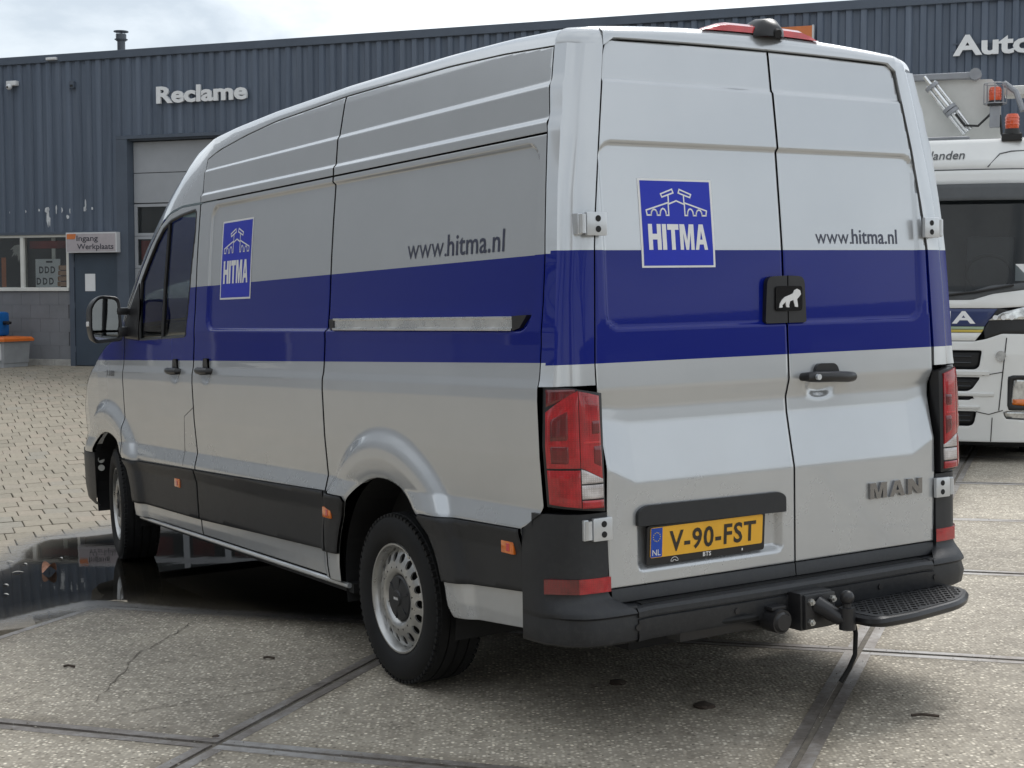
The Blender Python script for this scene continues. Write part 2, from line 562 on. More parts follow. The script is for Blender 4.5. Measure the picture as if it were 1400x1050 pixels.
def surface_panel(name, outer, holes, step, fn, outward, m, parent, depth=0.02, roll=0.35, thick_dir=None):
    """fn(a, b) -> (n, 3) points; outward(a,b): rough outward direction (3,)"""
    Q, F = trimmed_grid(outer, holes, step)
    P = fn(Q[:, 0], Q[:, 1])
    e = 0.004
    da = fn(Q[:, 0]+e, Q[:, 1])-fn(Q[:, 0]-e, Q[:, 1])
    db = fn(Q[:, 0], Q[:, 1]+e)-fn(Q[:, 0], Q[:, 1]-e)
    Nn = np.cross(da, db)
    Nn /= np.linalg.norm(Nn, axis=1)[:, None]
    out = np.asarray(outward, float)
    sgn = np.sign(Nn@out); Nn *= sgn[:, None]
    flip = np.median(sgn) < 0
    # counter-clockwise in (a, b) -> normal da x db
    cnt = {}
    F2 = []
    for q in F:
        pts = Q[list(q)]
        ar = sum(pts[i, 0]*pts[(i+1) % len(q), 1]-pts[(i+1) % len(q), 0]*pts[i, 1] for i in range(len(q)))
        qq = q if ar > 0 else q[::-1]
        for i in range(len(qq)):
            a, b = qq[i], qq[(i+1) % len(qq)]
            cnt.setdefault((min(a, b), max(a, b)), []).append((a, b))
        F2.append(qq)
    V = list(P); NV = list(Nn); FF = [tuple(reversed(q)) if flip else q for q in F2]
    bn = {}
    for k, l in cnt.items():
        if len(l) == 1:
            a, b = l[0]
            d = Q[b]-Q[a]
            n2 = np.array([d[1], -d[0]]); n2 /= (np.hypot(*n2)+1e-12)
            t3 = n2[0]*da[a]/np.linalg.norm(da[a])+n2[1]*db[a]/np.linalg.norm(db[a])
            t3 /= np.linalg.norm(t3)
            bn.setdefault(a, []).append(t3); bn.setdefault(b, []).append(t3)
            i0 = len(V)
            if depth > 0:
                td = -np.asarray(thick_dir if thick_dir is not None else out)*depth
                V += [P[a], P[b], P[b]+td, P[a]+td]; NV += [t3]*4
                FF.append((i0+3, i0+2, i0+1, i0) if flip else (i0, i0+1, i0+2, i0+3))
    for i, l in bn.items():
        t = np.mean(l, axis=0)
        nn = NV[i]+roll*t
        NV[i] = nn/np.linalg.norm(nn)
        V[i] = V[i]-Nn[i]*0.0012
    return mesh_obj(name, V, FF, m, parent, smooth=True, normals=NV)

def rounded(poly, r, n=5):
    """round the corners of a polygon; r number or list"""
    out = []
    k = len(poly)
    for i in range(k):
        p = np.array(poly[i], float); a = np.array(poly[i-1], float)-p; b = np.array(poly[(i+1) % k], float)-p
        rr = r[i] if isinstance(r, (list, tuple)) else r
        if rr <= 0:
            out.append(tuple(p)); continue
        la, lb = np.hypot(*a), np.hypot(*b); rr = min(rr, la*0.45, lb*0.45)
        A = p+a/la*rr; B = p+b/lb*rr
        for t in np.linspace(0, 1, n):
            out.append(tuple((1-t)**2*A+2*t*(1-t)*p+t*t*B))
    return out
# ------------------------------------------------------------------ materials of the place
_e1 = MV.to_3x3() @ Vector((math.cos(math.radians(37.4)), math.sin(math.radians(37.4)), 0))
SLAB_ANGLE = math.atan2(_e1.y, _e1.x)
def aggregate_material():
    m, N, L, b = nodes_of('aggregate_concrete')
    tc = N.new('ShaderNodeTexCoord')
    oi = N.new('ShaderNodeObjectInfo')
    vm = N.new('ShaderNodeVectorMath'); vm.operation = 'ADD'
    L.new(tc.outputs['Object'], vm.inputs[0])
    sc_ = N.new('ShaderNodeVectorMath'); sc_.operation = 'SCALE'
    cmb = N.new('ShaderNodeCombineXYZ')
    for i in range(3): L.new(oi.outputs['Random'], cmb.inputs[i])
    L.new(cmb.outputs[0], sc_.inputs[0]); sc_.inputs['Scale'].default_value = 37.0
    L.new(sc_.outputs[0], vm.inputs[1])
    V = vm.outputs[0]
    def nz(scale, det=4, ro=.5):
        n = N.new('ShaderNodeTexNoise'); n.inputs['Scale'].default_value = scale; n.inputs['Detail'].default_value = det; n.inputs['Roughness'].default_value = ro
        L.new(V, n.inputs['Vector']); return n
    vo = N.new('ShaderNodeTexVoronoi'); vo.inputs['Scale'].default_value = 62.0; vo.inputs['Randomness'].default_value = 1.0
    L.new(V, vo.inputs['Vector'])
    sepc = N.new('ShaderNodeSeparateColor'); L.new(vo.outputs['Color'], sepc.inputs[0])
    peb = ramp(N, [(0.0, (.125, .110, .088)), (.22, (.31, .276, .222)), (.55, (.435, .392, .322)), (.8, (.55, .500, .415)), (1.0, (.84, .78, .66))])
    L.new(sepc.outputs[0], peb.inputs['Fac'])
    mortar = ramp(N, [(.35, (.25, .224, .182)), (.65, (.355, .322, .268))])
    n1 = nz(14, 6, .65); L.new(n1.outputs['Fac'], mortar.inputs['Fac'])
    edge = ramp(N, [(.30, (1, 1, 1)), (.52, (0, 0, 0))]); L.new(vo.outputs['Distance'], edge.inputs['Fac'])
    mx = N.new('ShaderNodeMixRGB'); L.new(edge.outputs['Color'], mx.inputs['Fac']); L.new(mortar.outputs['Color'], mx.inputs['Color1']); L.new(peb.outputs['Color'], mx.inputs['Color2'])
    # broad stains
    n2 = nz(1.1, 6, .6); st = ramp(N, [(.35, (.84, .83, .82)), (.62, (1.12, 1.11, 1.09))]); L.new(n2.outputs['Fac'], st.inputs['Fac'])
    mu = N.new('ShaderNodeMixRGB'); mu.blend_type = 'MULTIPLY'; mu.inputs['Fac'].default_value = 1; L.new(mx.outputs['Color'], mu.inputs['Color1']); L.new(st.outputs['Color'], mu.inputs['Color2'])
    n3 = nz(3.3, 8, .7); oil = ramp(N, [(.30, (.55, .54, .53)), (.40, (1, 1, 1))]); L.new(n3.outputs['Fac'], oil.inputs['Fac'])
    mu2 = N.new('ShaderNodeMixRGB'); mu2.blend_type = 'MULTIPLY'; mu2.inputs['Fac'].default_value = .7; L.new(mu.outputs['Color'], mu2.inputs['Color1']); L.new(oil.outputs['Color'], mu2.inputs['Color2'])
    # each slab its own tone; dirt and moss collect along the steel edges
    tone = N.new('ShaderNodeMapRange'); tone.inputs['To Min'].default_value = .86; tone.inputs['To Max'].default_value = 1.10; L.new(oi.outputs['Random'], tone.inputs['Value'])
    hs = N.new('ShaderNodeMixRGB'); hs.blend_type = 'MULTIPLY'; hs.inputs['Fac'].default_value = 1; L.new(mu2.outputs['Color'], hs.inputs['Color1']); L.new(tone.outputs['Result'], hs.inputs['Color2'])
    mp = N.new('ShaderNodeMapping'); mp.inputs['Rotation'].default_value = (0, 0, -SLAB_ANGLE); L.new(tc.outputs['Object'], mp.inputs['Vector'])
    sx = N.new('ShaderNodeSeparateXYZ'); L.new(mp.outputs['Vector'], sx.inputs[0])
    ed = math_node(N, L, 'MAXIMUM', math_node(N, L, 'ABSOLUTE', sx.outputs['X']), math_node(N, L, 'ABSOLUTE', sx.outputs['Y']))
    n5 = nz(7.0, 8, .75)
    ed = math_node(N, L, 'ADD', ed, math_node(N, L, 'MULTIPLY', math_node(N, L, 'SUBTRACT', n5.outputs['Fac'], .5), .30))
    er = ramp(N, [(.86, (1, 1, 1)), (.99, (.62, .60, .56))]); L.new(ed, er.inputs['Fac'])
    em = N.new('ShaderNodeMixRGB'); em.blend_type = 'MULTIPLY'; em.inputs['Fac'].default_value = 1; L.new(hs.outputs['Color'], em.inputs['Color1']); L.new(er.outputs['Color'], em.inputs['Color2'])
    L.new(em.outputs['Color'], b.inputs['Base Color'])
    b.inputs['Roughness'].default_value = .78
    bp = N.new('ShaderNodeBump'); bp.inputs['Strength'].default_value = .7; bp.inputs['Distance'].default_value = .004
    inv = math_node(N, L, 'SUBTRACT', 1.0, vo.outputs['Distance'])
    hh = math_node(N, L, 'ADD', inv, math_node(N, L, 'MULTIPLY', n1.outputs['Fac'], .5))
    L.new(hh, bp.inputs['Height']); L.new(bp.outputs['Normal'], b.inputs['Normal'])
aggregate_material()

def paver_material():
    m, N, L, b = nodes_of('paver')
    oi = N.new('ShaderNodeObjectInfo')
    geo = N.new('ShaderNodeNewGeometry')
    rr = math_node(N, L, 'FRACT', math_node(N, L, 'ADD', oi.outputs['Random'], math_node(N, L, 'MULTIPLY', geo.outputs['Random Per Island'], 3.7)))
    base = ramp(N, [(0, (.255, .230, .184)), (.35, (.285, .255, .203)), (.65, (.305, .272, .218)), (.85, (.31, .265, .212)), (1, (.27, .252, .212))])
    L.new(rr, base.inputs['Fac'])
    n = noise(N, L, 22, 7, .7); g = ramp(N, [(.3, (.72, .71, .69)), (.68, (1.08, 1.07, 1.05))]); L.new(n.outputs['Fac'], g.inputs['Fac'])
    mu = N.new('ShaderNodeMixRGB'); mu.blend_type = 'MULTIPLY'; mu.inputs['Fac'].default_value = 1
    L.new(base.outputs['Color'], mu.inputs['Color1']); L.new(g.outputs['Color'], mu.inputs['Color2'])
    L.new(mu.outputs['Color'], b.inputs['Base Color']); b.inputs['Roughness'].default_value = .8
    n2 = noise(N, L, 150, 4, .6); bp = N.new('ShaderNodeBump'); bp.inputs['Strength'].default_value = .5; bp.inputs['Distance'].default_value = .003
    L.new(n2.outputs['Fac'], bp.inputs['Height']); L.new(bp.outputs['Normal'], b.inputs['Normal'])
paver_material()

def far_paving():
    """yard beyond the stones that can be told apart, and the sand in the joints"""
    m, N, L, b = nodes_of('yard_ground')
    n = noise(N, L, .35, 8, .6); r = ramp(N, [(.3, (.25, .225, .185)), (.7, (.33, .30, .248))]); L.new(n.outputs['Fac'], r.inputs['Fac'])
    tc = N.new('ShaderNodeTexCoord'); mp = N.new('ShaderNodeMapping'); mp.inputs['Rotation'].default_value = (0, 0, math.radians(-48)); L.new(tc.outputs['Object'], mp.inputs['Vector'])
    br = N.new('ShaderNodeTexBrick'); br.inputs['Scale'].default_value = 1.0
    br.inputs['Brick Width'].default_value = .36; br.inputs['Row Height'].default_value = .195; br.inputs['Mortar Size'].default_value = .008
    br.inputs['Color1'].default_value = (1, 1, 1, 1); br.inputs['Color2'].default_value = (.85, .84, .82, 1); br.inputs['Mortar'].default_value = (.45, .43, .4, 1)
    L.new(mp.outputs['Vector'], br.inputs['Vector'])
    mu = N.new('ShaderNodeMixRGB'); mu.blend_type = 'MULTIPLY'; mu.inputs['Fac'].default_value = 1
    L.new(r.outputs['Color'], mu.inputs['Color1']); L.new(br.outputs['Color'], mu.inputs['Color2'])
    L.new(mu.outputs['Color'], b.inputs['Base Color']); b.inputs['Roughness'].default_value = .88
far_paving()
mat('joint_sand', (.15, .132, .108), .95, var=.3, vscale=30)

def water_film(name, tint, ior, rough, ripple, patch_scale, patch_lo, patch_hi):
    """thin standing water: clear and broken up where it is shallow (point attribute 'depth', metres from its rim)"""
    m, N, L, b = nodes_of(name)
    N.remove(b); out = N.get('Material Output')
    at = N.new('ShaderNodeAttribute'); at.attribute_name = 'depth'
    n2 = noise(N, L, patch_scale, 8, .75)
    sh = math_node(N, L, 'ADD', at.outputs['Fac'], math_node(N, L, 'MULTIPLY', math_node(N, L, 'SUBTRACT', n2.outputs['Fac'], .5), .16 if patch_hi < .2 else .5))
    cov = N.new('ShaderNodeMapRange'); cov.inputs['From Min'].default_value = patch_lo; cov.inputs['From Max'].default_value = patch_hi; L.new(sh, cov.inputs['Value'])
    g = N.new('ShaderNodeBsdfGlossy'); g.inputs['Roughness'].default_value = rough
    t = N.new('ShaderNodeBsdfTransparent')
    dp = ramp(N, [(0, (.80, .79, .77)), (1, tint)]); mr = N.new('ShaderNodeMapRange'); mr.inputs['From Max'].default_value = .30; L.new(at.outputs['Fac'], mr.inputs['Value']); L.new(mr.outputs['Result'], dp.inputs['Fac']); L.new(dp.outputs['Color'], t.inputs['Color'])
    fr = N.new('ShaderNodeFresnel'); fr.inputs['IOR'].default_value = ior
    mx = N.new('ShaderNodeMixShader')
    n = noise(N, L, 9.0, 3, .5); bp = N.new('ShaderNodeBump'); bp.inputs['Strength'].default_value = ripple; bp.inputs['Distance'].default_value = .01
    L.new(n.outputs['Fac'], bp.inputs['Height']); L.new(bp.outputs['Normal'], g.inputs['Normal'])
    L.new(fr.outputs['Fac'], mx.inputs['Fac']); L.new(t.outputs[0], mx.inputs[1]); L.new(g.outputs[0], mx.inputs[2])
    clear = N.new('ShaderNodeBsdfTransparent'); mx2 = N.new('ShaderNodeMixShader')
    L.new(cov.outputs['Result'], mx2.inputs['Fac']); L.new(clear.outputs[0], mx2.inputs[1]); L.new(mx.outputs[0], mx2.inputs[2])
    L.new(mx2.outputs[0], out.inputs['Surface'])
water_film('puddle_water', (.36, .35, .325), 1.33, .02, .014, 26.0, .0, .05)
water_film('damp_film', (.72, .71, .69), 1.45, .36, .5, 34.0, .05, .35)

def steel_material():
    m, N, L, b = nodes_of('steel_edge')
    n = noise(N, L, 1.3, 5, .6, 'Generated'); n2 = noise(N, L, 22, 8, .75)
    f = math_node(N, L, 'ADD', math_node(N, L, 'MULTIPLY', n.outputs['Fac'], .6), math_node(N, L, 'MULTIPLY', n2.outputs['Fac'], .4))
    r = ramp(N, [(.36, (.11, .09, .076)), (.48, (.235, .212, .192)), (.62, (.40, .39, .38))]); L.new(f, r.inputs['Fac']); L.new(r.outputs['Color'], b.inputs['Base Color'])
    b.inputs['Metallic'].default_value = .3; b.inputs['Roughness'].default_value = .5
    bp = N.new('ShaderNodeBump'); bp.inputs['Strength'].default_value = .5; bp.inputs['Distance'].default_value = .003; L.new(n2.outputs['Fac'], bp.inputs['Height']); L.new(bp.outputs['Normal'], b.inputs['Normal'])
steel_material()
def cladding_material():
    m, N, L, b = nodes_of('slate_cladding')
    tc = N.new('ShaderNodeTexCoord'); oi = N.new('ShaderNodeObjectInfo')
    ad = N.new('ShaderNodeVectorMath'); ad.operation = 'ADD'; L.new(tc.outputs['Object'], ad.inputs[0]); L.new(oi.outputs['Location'], ad.inputs[1])
    mp = N.new('ShaderNodeMapping'); mp.inputs['Scale'].default_value = (9, 9, .45); L.new(ad.outputs[0], mp.inputs['Vector'])
    n = N.new('ShaderNodeTexNoise'); n.inputs['Scale'].default_value = 1.0; n.inputs['Detail'].default_value = 7; n.inputs['Roughness'].default_value = .65; L.new(mp.outputs['Vector'], n.inputs['Vector'])
    r = ramp(N, [(.28, (.080, .103, .142)), (.5, (.105, .132, .178)), (.74, (.138, .166, .214))]); L.new(n.outputs['Fac'], r.inputs['Fac'])
    tn = N.new('ShaderNodeMapRange'); tn.inputs['To Min'].default_value = .90; tn.inputs['To Max'].default_value = 1.08; L.new(oi.outputs['Random'], tn.inputs['Value'])
    mu = N.new('ShaderNodeMixRGB'); mu.blend_type = 'MULTIPLY'; mu.inputs['Fac'].default_value = 1; L.new(r.outputs['Color'], mu.inputs['Color1']); L.new(tn.outputs['Result'], mu.inputs['Color2'])
    L.new(mu.outputs['Color'], b.inputs['Base Color']); b.inputs['Roughness'].default_value = .45
cladding_material()
mat('slate_trim', (.085, .105, .138), .45, var=.10, vscale=2)
mat('slate_door', (.052, .072, .100), .45, var=.12, vscale=2)
mat('bare_metal_scuff', (.62, .64, .66), .5, var=.15, vscale=30)
mat('grey_wall', (.19, .195, .21), .8, var=.12, vscale=2.5, bump=.3, bscale=90)
mat('plinth_concrete', (.36, .35, .33), .85, var=.2, vscale=8, bump=.3, bscale=90)
mat('white_frame', (.70, .70, .66), .45, var=.08, vscale=4)
mat('sectional_door', (.36, .375, .40), .5, var=.05, vscale=3)
mat('sign_white', (.62, .62, .63), .5, var=.05)
mat('letter_white', (.80, .81, .82), .45, var=.04)
mat('sign_face', (.44, .40, .42), .5, var=.08)
mat('sign_text', (.045, .045, .06), .6, var=.1)
mat('sign_orange', (.62, .19, .06), .5, var=.1)
mat('poster_dark', (.012, .012, .013), .35, var=.2)
mat('poster_leaf', (.46, .45, .42), .5, var=.2, vscale=20)
mat('poster_white', (.82, .84, .86), .4, var=.05)
mat('poster_skin', (.55, .34, .22), .5, var=.15, vscale=10)
mat('poster_red', (.25, .03, .02), .5, var=.2)
mat('room_dark', (.05, .05, .052), .8, var=.4, vscale=2)
mat('room_red', (.22, .035, .03), .7, var=.4, vscale=2)
mat('paper', (.78, .79, .80), .7, var=.04)
mat('bin_grey', (.33, .34, .35), .6, var=.12, vscale=5)
mat('bin_lid', (.68, .16, .025), .5, var=.12, vscale=6)
mat('drum_blue', (.008, .13, .42), .4, var=.15, vscale=6)
mat('camera_white', (.68, .69, .70), .4, var=.06)
mat('chimney_metal', (.10, .11, .125), .45, metal=.4, var=.2)
mat('truck_white', (.74, .745, .73), .32, var=.04, vscale=2, coat=.6)
mat('truck_black', (.012, .013, .015), .4, var=.2)
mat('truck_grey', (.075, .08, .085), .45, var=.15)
mat('truck_blue', (.012, .028, .115), .35, var=.08, coat=.5)
mat('stripe_yellow', (.55, .42, .08), .45, var=.08)
mat('stripe_green', (.33, .42, .30), .45, var=.08)
mat('crane_white', (.62, .62, .59), .5, var=.08, vscale=3)
mat('crane_grey', (.30, .31, .33), .45, metal=.3, var=.15)
mat('hose_black', (.015, .015, .015), .5, var=.2)
mat('beacon_orange', (.72, .09, .02), .2, var=.15, vscale=30, coat=.8)
mat('lamp_glass', (.55, .56, .56), .12, metal=.7, var=.4, vscale=18, coat=1)
mat('leaf_brown', (.40, .20, .13), .7, var=.3, vscale=60)
mat('leaf_pale', (.62, .60, .55), .7, var=.2, vscale=60)
mat('twig', (.06, .045, .035), .9, var=.3, vscale=40)
mat('added_hall_grey', (.21, .20, .19), .85, var=.2, vscale=1.0)
mat('neighbour_white', (.27, .285, .305), .6, var=.08)
mat('bark', (.07, .06, .05), .9, var=.3, vscale=8)
glass_material('truck_screen', (.5, .54, .55))
mat('grit', (.30, .275, .235), .9, var=.6, vscale=14)
# ------------------------------------------------------------------ the van (all coordinates in the van's own frame, x forward, y left)
van = empty('delivery_van', MV)
tag(van, 'silver delivery van with a broad blue band, seen from its rear left corner', 'van')

_pz = [.28, .33, .36, .42, .50, .66, .735, .752, .82, .86, 1.0, 1.2, 1.245, 1.275, 1.31, 1.40, 1.45, 1.55, 1.78, 1.94, 2.10, 2.135, 2.168, 2.180, 2.295, 2.306, 2.45, 2.6]
_py = [.930, .968, .980, .989, .993, .998, 1.019, 1.018, 1.000, 1.003, 1.013, 1.018, 1.016, 1.008, 1.004, .997, .996, .985, .968, .953, .936, .932, .930, .917, .905, .895, .866, .82]
_tz = np.arange(.26, 2.62, .002)
_ty = np.interp(_tz, _pz, _py)
_k = np.ones(5)/5
_ty = np.convolve(np.pad(_ty, 2, mode='edge'), _k, mode='valid')
_px = [-2, 3.3, 3.8, 4.0, 4.3, 4.5, 4.6, 4.7, 4.8]
_pp = [1, 1, 1, .998, .985, .950, .915, .85, .75]
RA = (0.02, 0.375, 0.475)      # rear wheel opening x, z, radius
FA = (3.80, 0.370, 0.440)
_fr = np.arange(-.1, .4, .002)
_ff = np.interp(_fr, [-.1, 0, .012, .03, .085, .125, .145, .190, .205], [.026, .026, .033, .035, .039, .036, .031, .003, 0.0])
_ff = np.convolve(np.pad(_ff, 4, mode='edge'), np.ones(9)/9, mode='valid')
def flare(r, r0):
    return np.interp(r-r0, _fr, _ff)
def xpg_of(z): return np.interp(z, [1.7, 2.12, 2.45], [-1.141, -1.112, -1.068])   # rear edge of the side panels
def sdf_round(a, b, a0, a1, b0, b1, r):
    qx = np.abs(a-(a0+a1)/2)-(a1-a0)/2+r; qz = np.abs(b-(b0+b1)/2)-(b1-b0)/2+r
    return np.hypot(np.maximum(qx, 0), np.maximum(qz, 0))+np.minimum(np.maximum(qx, qz), 0)-r
def YS(x, z):
    x = np.asarray(x, float); z = np.asarray(z, float)
    zz = z+np.where(z < 1.5, 0.014*(x-0.0)*np.clip((1.5-z)/0.3, 0, 1), 0)     # lower lines drop towards the front
    y = np.interp(zz, _tz, _ty)*np.interp(x, _px, _pp)
    d = sdf_round(x, z, -1.065, 2.085, 1.452, 2.098, .075)
    y = y-0.016*sstep(.007, -.009, d)
    up = sstep(.60, .76, z)
    fl = flare(np.hypot(x-RA[0], z-RA[1]), RA[2])+flare(np.hypot(x-FA[0], z-FA[1]), FA[2])
    y = y+fl*(0.75+0.25*up)
    # hand scoops behind the door handles
    for hx, hz in ((2.535, 1.205), (2.055, 1.215)):
        y = y-0.016*np.exp(-(((x-hx)/.055)**2+((z-hz)/.035)**2)**2)
    return y
def side_fn(s, off=0.0):
    return lambda a, b: np.stack([a, s*(YS(a, b)+off), b], -1)

def line(a, b, n=2):
    return [(a[0]+(b[0]-a[0])*t, a[1]+(b[1]-a[1])*t) for t in np.linspace(0, 1, n)][:-1]
def arc(c, r, a0, a1, n=16):
    return [(c[0]+r*math.cos(math.radians(t)), c[1]+r*math.sin(math.radians(t))) for t in np.linspace(a0, a1, n)]
def ang_at_z(A, z): return math.degrees(math.asin((z-A[1])/A[2]))

zc_top = lambda x: np.interp(x, [-1.02, -.35, .6, 3.3, 4.3], [.762, .744, .744, .670, .650])
zc_bot = lambda x: np.interp(x, [-1.02, -.46, .6, 2.28, 3.35], [.537, .492, .474, .428, .418])
zs_bot = lambda x: np.interp(x, [-1.03, -.5, .45, 3.33], [.402, .356, .345, .332])
zdit = lambda x: np.interp(x, [-1.15, -.75, -.344, .584, 1.365, 1.75, 2.108, 2.3], [.428+2, 2.457, 2.474, 2.482, 2.465, 2.437, 2.399, 2.357])
SEAM = 2.128

E_x = [-1.15, -.7, -.25, .68, 1.5, 2.0, 2.375, 2.644, 2.897, 3.098, 3.382, 3.609, 3.774, 3.95]
E_y = [.80, .80, .80, .80, .80, .80, .80, .80, .80, .80, .80, .805, .83, .87]
E_z = [2.495, 2.522, 2.534, 2.54, 2.53, 2.513, 2.489, 2.428, 2.314, 2.203, 2.025, 1.856, 1.68, 1.42]
def Eyz(x): return np.interp(x, E_x, E_y), np.interp(x, E_x, E_z)

WIN = [(3.185, 1.392), (3.205, 1.60), (3.19, 1.735), (3.06, 1.86), (2.95, 1.955), (2.845, 2.025), (2.72, 2.065), (2.55, 2.085), (2.335, 2.098), (2.318, 2.085), (2.312, 1.98), (2.34, 1.80), (2.385, 1.503), (2.392, 1.425), (2.42, 1.415)]
DOORTOP = [(2.272, 2.122), (2.55, 2.125), (2.75, 2.10), (2.9, 2.04), (3.05, 1.93), (3.2, 1.80), (3.4, 1.585), (3.475, 1.48)]
HOODL = [(3.482, 1.47), (3.56, 1.42), (3.85, 1.345), (4.02, 1.27), (4.2, 1.16), (4.35, 1.05), (4.5, .93)]

def build_side(s):
    out = (0, s, 0)
    fn = side_fn(s)
    P = lambda n, poly, holes=(), m='van_paint', step=(.0125, .0065), **k: surface_panel(n, poly, list(holes), step, fn, out, m, van, **k)
    # rear quarter panel with the wheel opening
    a0 = ang_at_z(RA, .40); 
    quarter = [(.598, SEAM-.003)]+[(.598, .348)]+[(.50, .348)]
    quarter += [p for p in arc(RA, RA[2], a0, 180-a0, 40)]
    quarter += [(-.50, .36), (-1.02, .402), (-1.02, .765), (-1.1, .80), (-1.138, .85), (-1.138, 1.7), (float(xpg_of(1.9))+.003, 1.9), (float(xpg_of(SEAM))+.003, SEAM-.003)]
    q = P('quarter_panel', quarter)
    # sliding door
    sld = rounded([(2.258, SEAM-.003), (2.258, .345), (.606, .352), (.606, SEAM-.003)], [.02, .0, .0, .0])
    sl = P('sliding_door', sld)
    # cab door with its window opening
    a1 = ang_at_z(FA, .40)
    door = [(2.266, 2.122)]+[(2.266, .343), (3.352, .335)]+arc(FA, FA[2], 180-a1, 180-ang_at_z(FA, .668), 12)[0:]
    door += [(3.475, 1.48)]+DOORTOP[-2:0:-1]
    cd_ = P('cab_door', door, [WIN])
    # glass and its black frame
    gl = surface_panel('window_glass', WIN, [], .03, side_fn(s, -.012), out, 'car_glass', cd_, depth=0)
    fr = MB()
    lp = WIN+[WIN[0]]
    pts = []
    for (xa, za), (xb, zb) in zip(lp[:-1], lp[1:]):
        pts += [(xa+(xb-xa)*t, za+(zb-za)*t) for t in np.linspace(0, 1, 5)[:-1]]
    fr.tube([(x, s*(float(YS(x, z))-.006), z) for x, z in pts+pts[:1]], .009, 6)
    fr.build('window_seal', 'satin_black', cd_, smooth=True)
    MB().tube([(2.755, s*(float(YS(2.755, 2.05))-.008), 2.05), (2.775, s*(float(YS(2.775, 1.7))-.008), 1.7), (2.785, s*(float(YS(2.785, 1.40))-.008), 1.40)], .013, 6).build('window_bar', 'satin_black', cd_, smooth=True)
    # mirror foot triangle
    tri = [(3.455, 1.40), (3.455, 1.50), (3.215, 1.725), (3.19, 1.60), (3.19, 1.39)]
    surface_panel('mirror_foot', tri, [], .03, side_fn(s, .006), out, 'satin_black', cd_, depth=.012)
    # front wing
    a2 = ang_at_z(FA, .66)
    wing = [(3.482, 1.47)]+arc(FA, FA[2], 180-ang_at_z(FA, .672), a2, 30)+[(4.5, .655)]+HOODL[:0:-1]
    P('front_wing', wing)
    # upper side panels under the roof gutter
    for xa, xb, nm in ((-1.138, .598, 'roof_side_panel'), (.606, 2.265, 'roof_side_panel')):
        xt = xa if xa > 0 else float(xpg_of(2.43))+.003
        xs = np.linspace(xt, xb, 16)
        top = [(float(x), float(zdit(x))-.003) for x in xs]
        P(nm, [(xb, SEAM+.004), (xa if xa > 0 else float(xpg_of(SEAM))+.003, SEAM+.004)]+([] if xa > 0 else [(float(xpg_of(2.28))+.003, 2.28)])+top)
    # cladding
    def clad(nm, xa, xb, cut=None, off=.012):
        xs = np.linspace(xa, xb, 10)
        poly = [(float(x), float(zc_bot(x))) for x in xs]+[(float(x), float(zc_top(x))) for x in xs[::-1]]
        if cut == 'front_arch':     # ends on the front wheel opening
            poly = [(float(x), float(zc_bot(x))) for x in np.linspace(xa, 3.355, 8)]+arc(FA, FA[2]+.002, 180-ang_at_z(FA, .425), 180-ang_at_z(FA, .668), 10)+[(float(x), float(zc_top(x))) for x in np.linspace(3.44, xa, 8)]
        if cut == 'rear_front':
            poly = [(xb, float(zc_bot(xb))), (xb, float(zc_top(xb)))]+[(.36, .744)]+arc(RA, RA[2]+.002, ang_at_z(RA, .72), ang_at_z(RA, float(zc_bot(.5))), 8)
        if cut == 'rear_back':
            poly = arc(RA, RA[2]+.002, 180-ang_at_z(RA, .72), 180-ang_at_z(RA, .492), 8)+[(xa, float(zc_bot(xa))), (xa, float(zc_top(xa))), (-.34, .744)]
        o = surface_panel(nm, poly, [], .02, side_fn(s, off), out, 'black_plastic', van, depth=.02, roll=.6)
        return o
    clad('side_cladding', .606, 2.258)
    clad('side_cladding', 2.266, 3.3, 'front_arch')
    clad('side_cladding', .4, .598, 'rear_front')
    clad('side_cladding', -1.016, -.3, 'rear_back')
    # bright sill edge
    xs = np.linspace(.47, 3.34, 20)
    MB().tube([(x, s*(.972+.002*(x > 0)), float(zs_bot(x))-.012) for x in xs], .012, 8).build('sill_edge', 'hinge_metal', van, smooth=True)
    MB().box(.45, 3.36, s*.80, s*.965, .30, .342).build('sill_underside', 'dark_inside', van)
    # amber side markers
    for mx_, mz_ in ((2.569, .600), (.535, .655), (-.923, .686)):
        y = float(YS(mx_, mz_))+.012
        b = MB().box(mx_-.042, mx_+.042, s*(y-.01), s*(y+.006), mz_-.024, mz_+.024, .004).build('side_marker', 'amber_lens', van, smooth=True)
        MB().box(mx_-.016, mx_+.004, s*(y+.004), s*(y+.0085), mz_-.014, mz_+.014, .002).build('lens_window', 'pale_red_lens', b)
    # door handles
    for hx, hz in ((2.535, 1.225), (2.055, 1.237)):
        y = float(YS(hx, 1.29))
        h = MB()
        h.tube([(hx-.085, s*(y-.004), hz), (hx-.075, s*(y+.028), hz), (hx, s*(y+.038), hz-.001), (hx+.075, s*(y+.028), hz), (hx+.085, s*(y-.004), hz)], [.014, .018, .02, .018, .014], 10)
        ho = h.build('door_handle', 'satin_black', van, smooth=True)
        pl = rounded([(hx-.04, hz-.008), (hx+.045, hz-.008), (hx+.03, hz+.065), (hx-.03, hz+.065)], .012, 4)
        surface_panel('handle_plate', pl, [], .01, lambda a, b: np.stack([a, s*(np.full_like(a, y)+.012), b], -1), out, 'satin_black', ho, depth=.03)
    # fuel flap outline on the left only
    if s > 0:
        g = MB(); pts = [(2.262, 1.035), (2.41, .98), (2.455, .80), (2.452, .69)]
        pp = []
        for (xa, za), (xb, zb) in zip(pts[:-1], pts[1:]):
            pp += [(xa+(xb-xa)*t, za+(zb-za)*t) for t in np.linspace(0, 1, 6)]
        g.tube([(x, s*(float(YS(x, z))-.0012), z) for x, z in pp], .0025, 5)
        g.build('fuel_flap_seam', 'dark_inside', van)
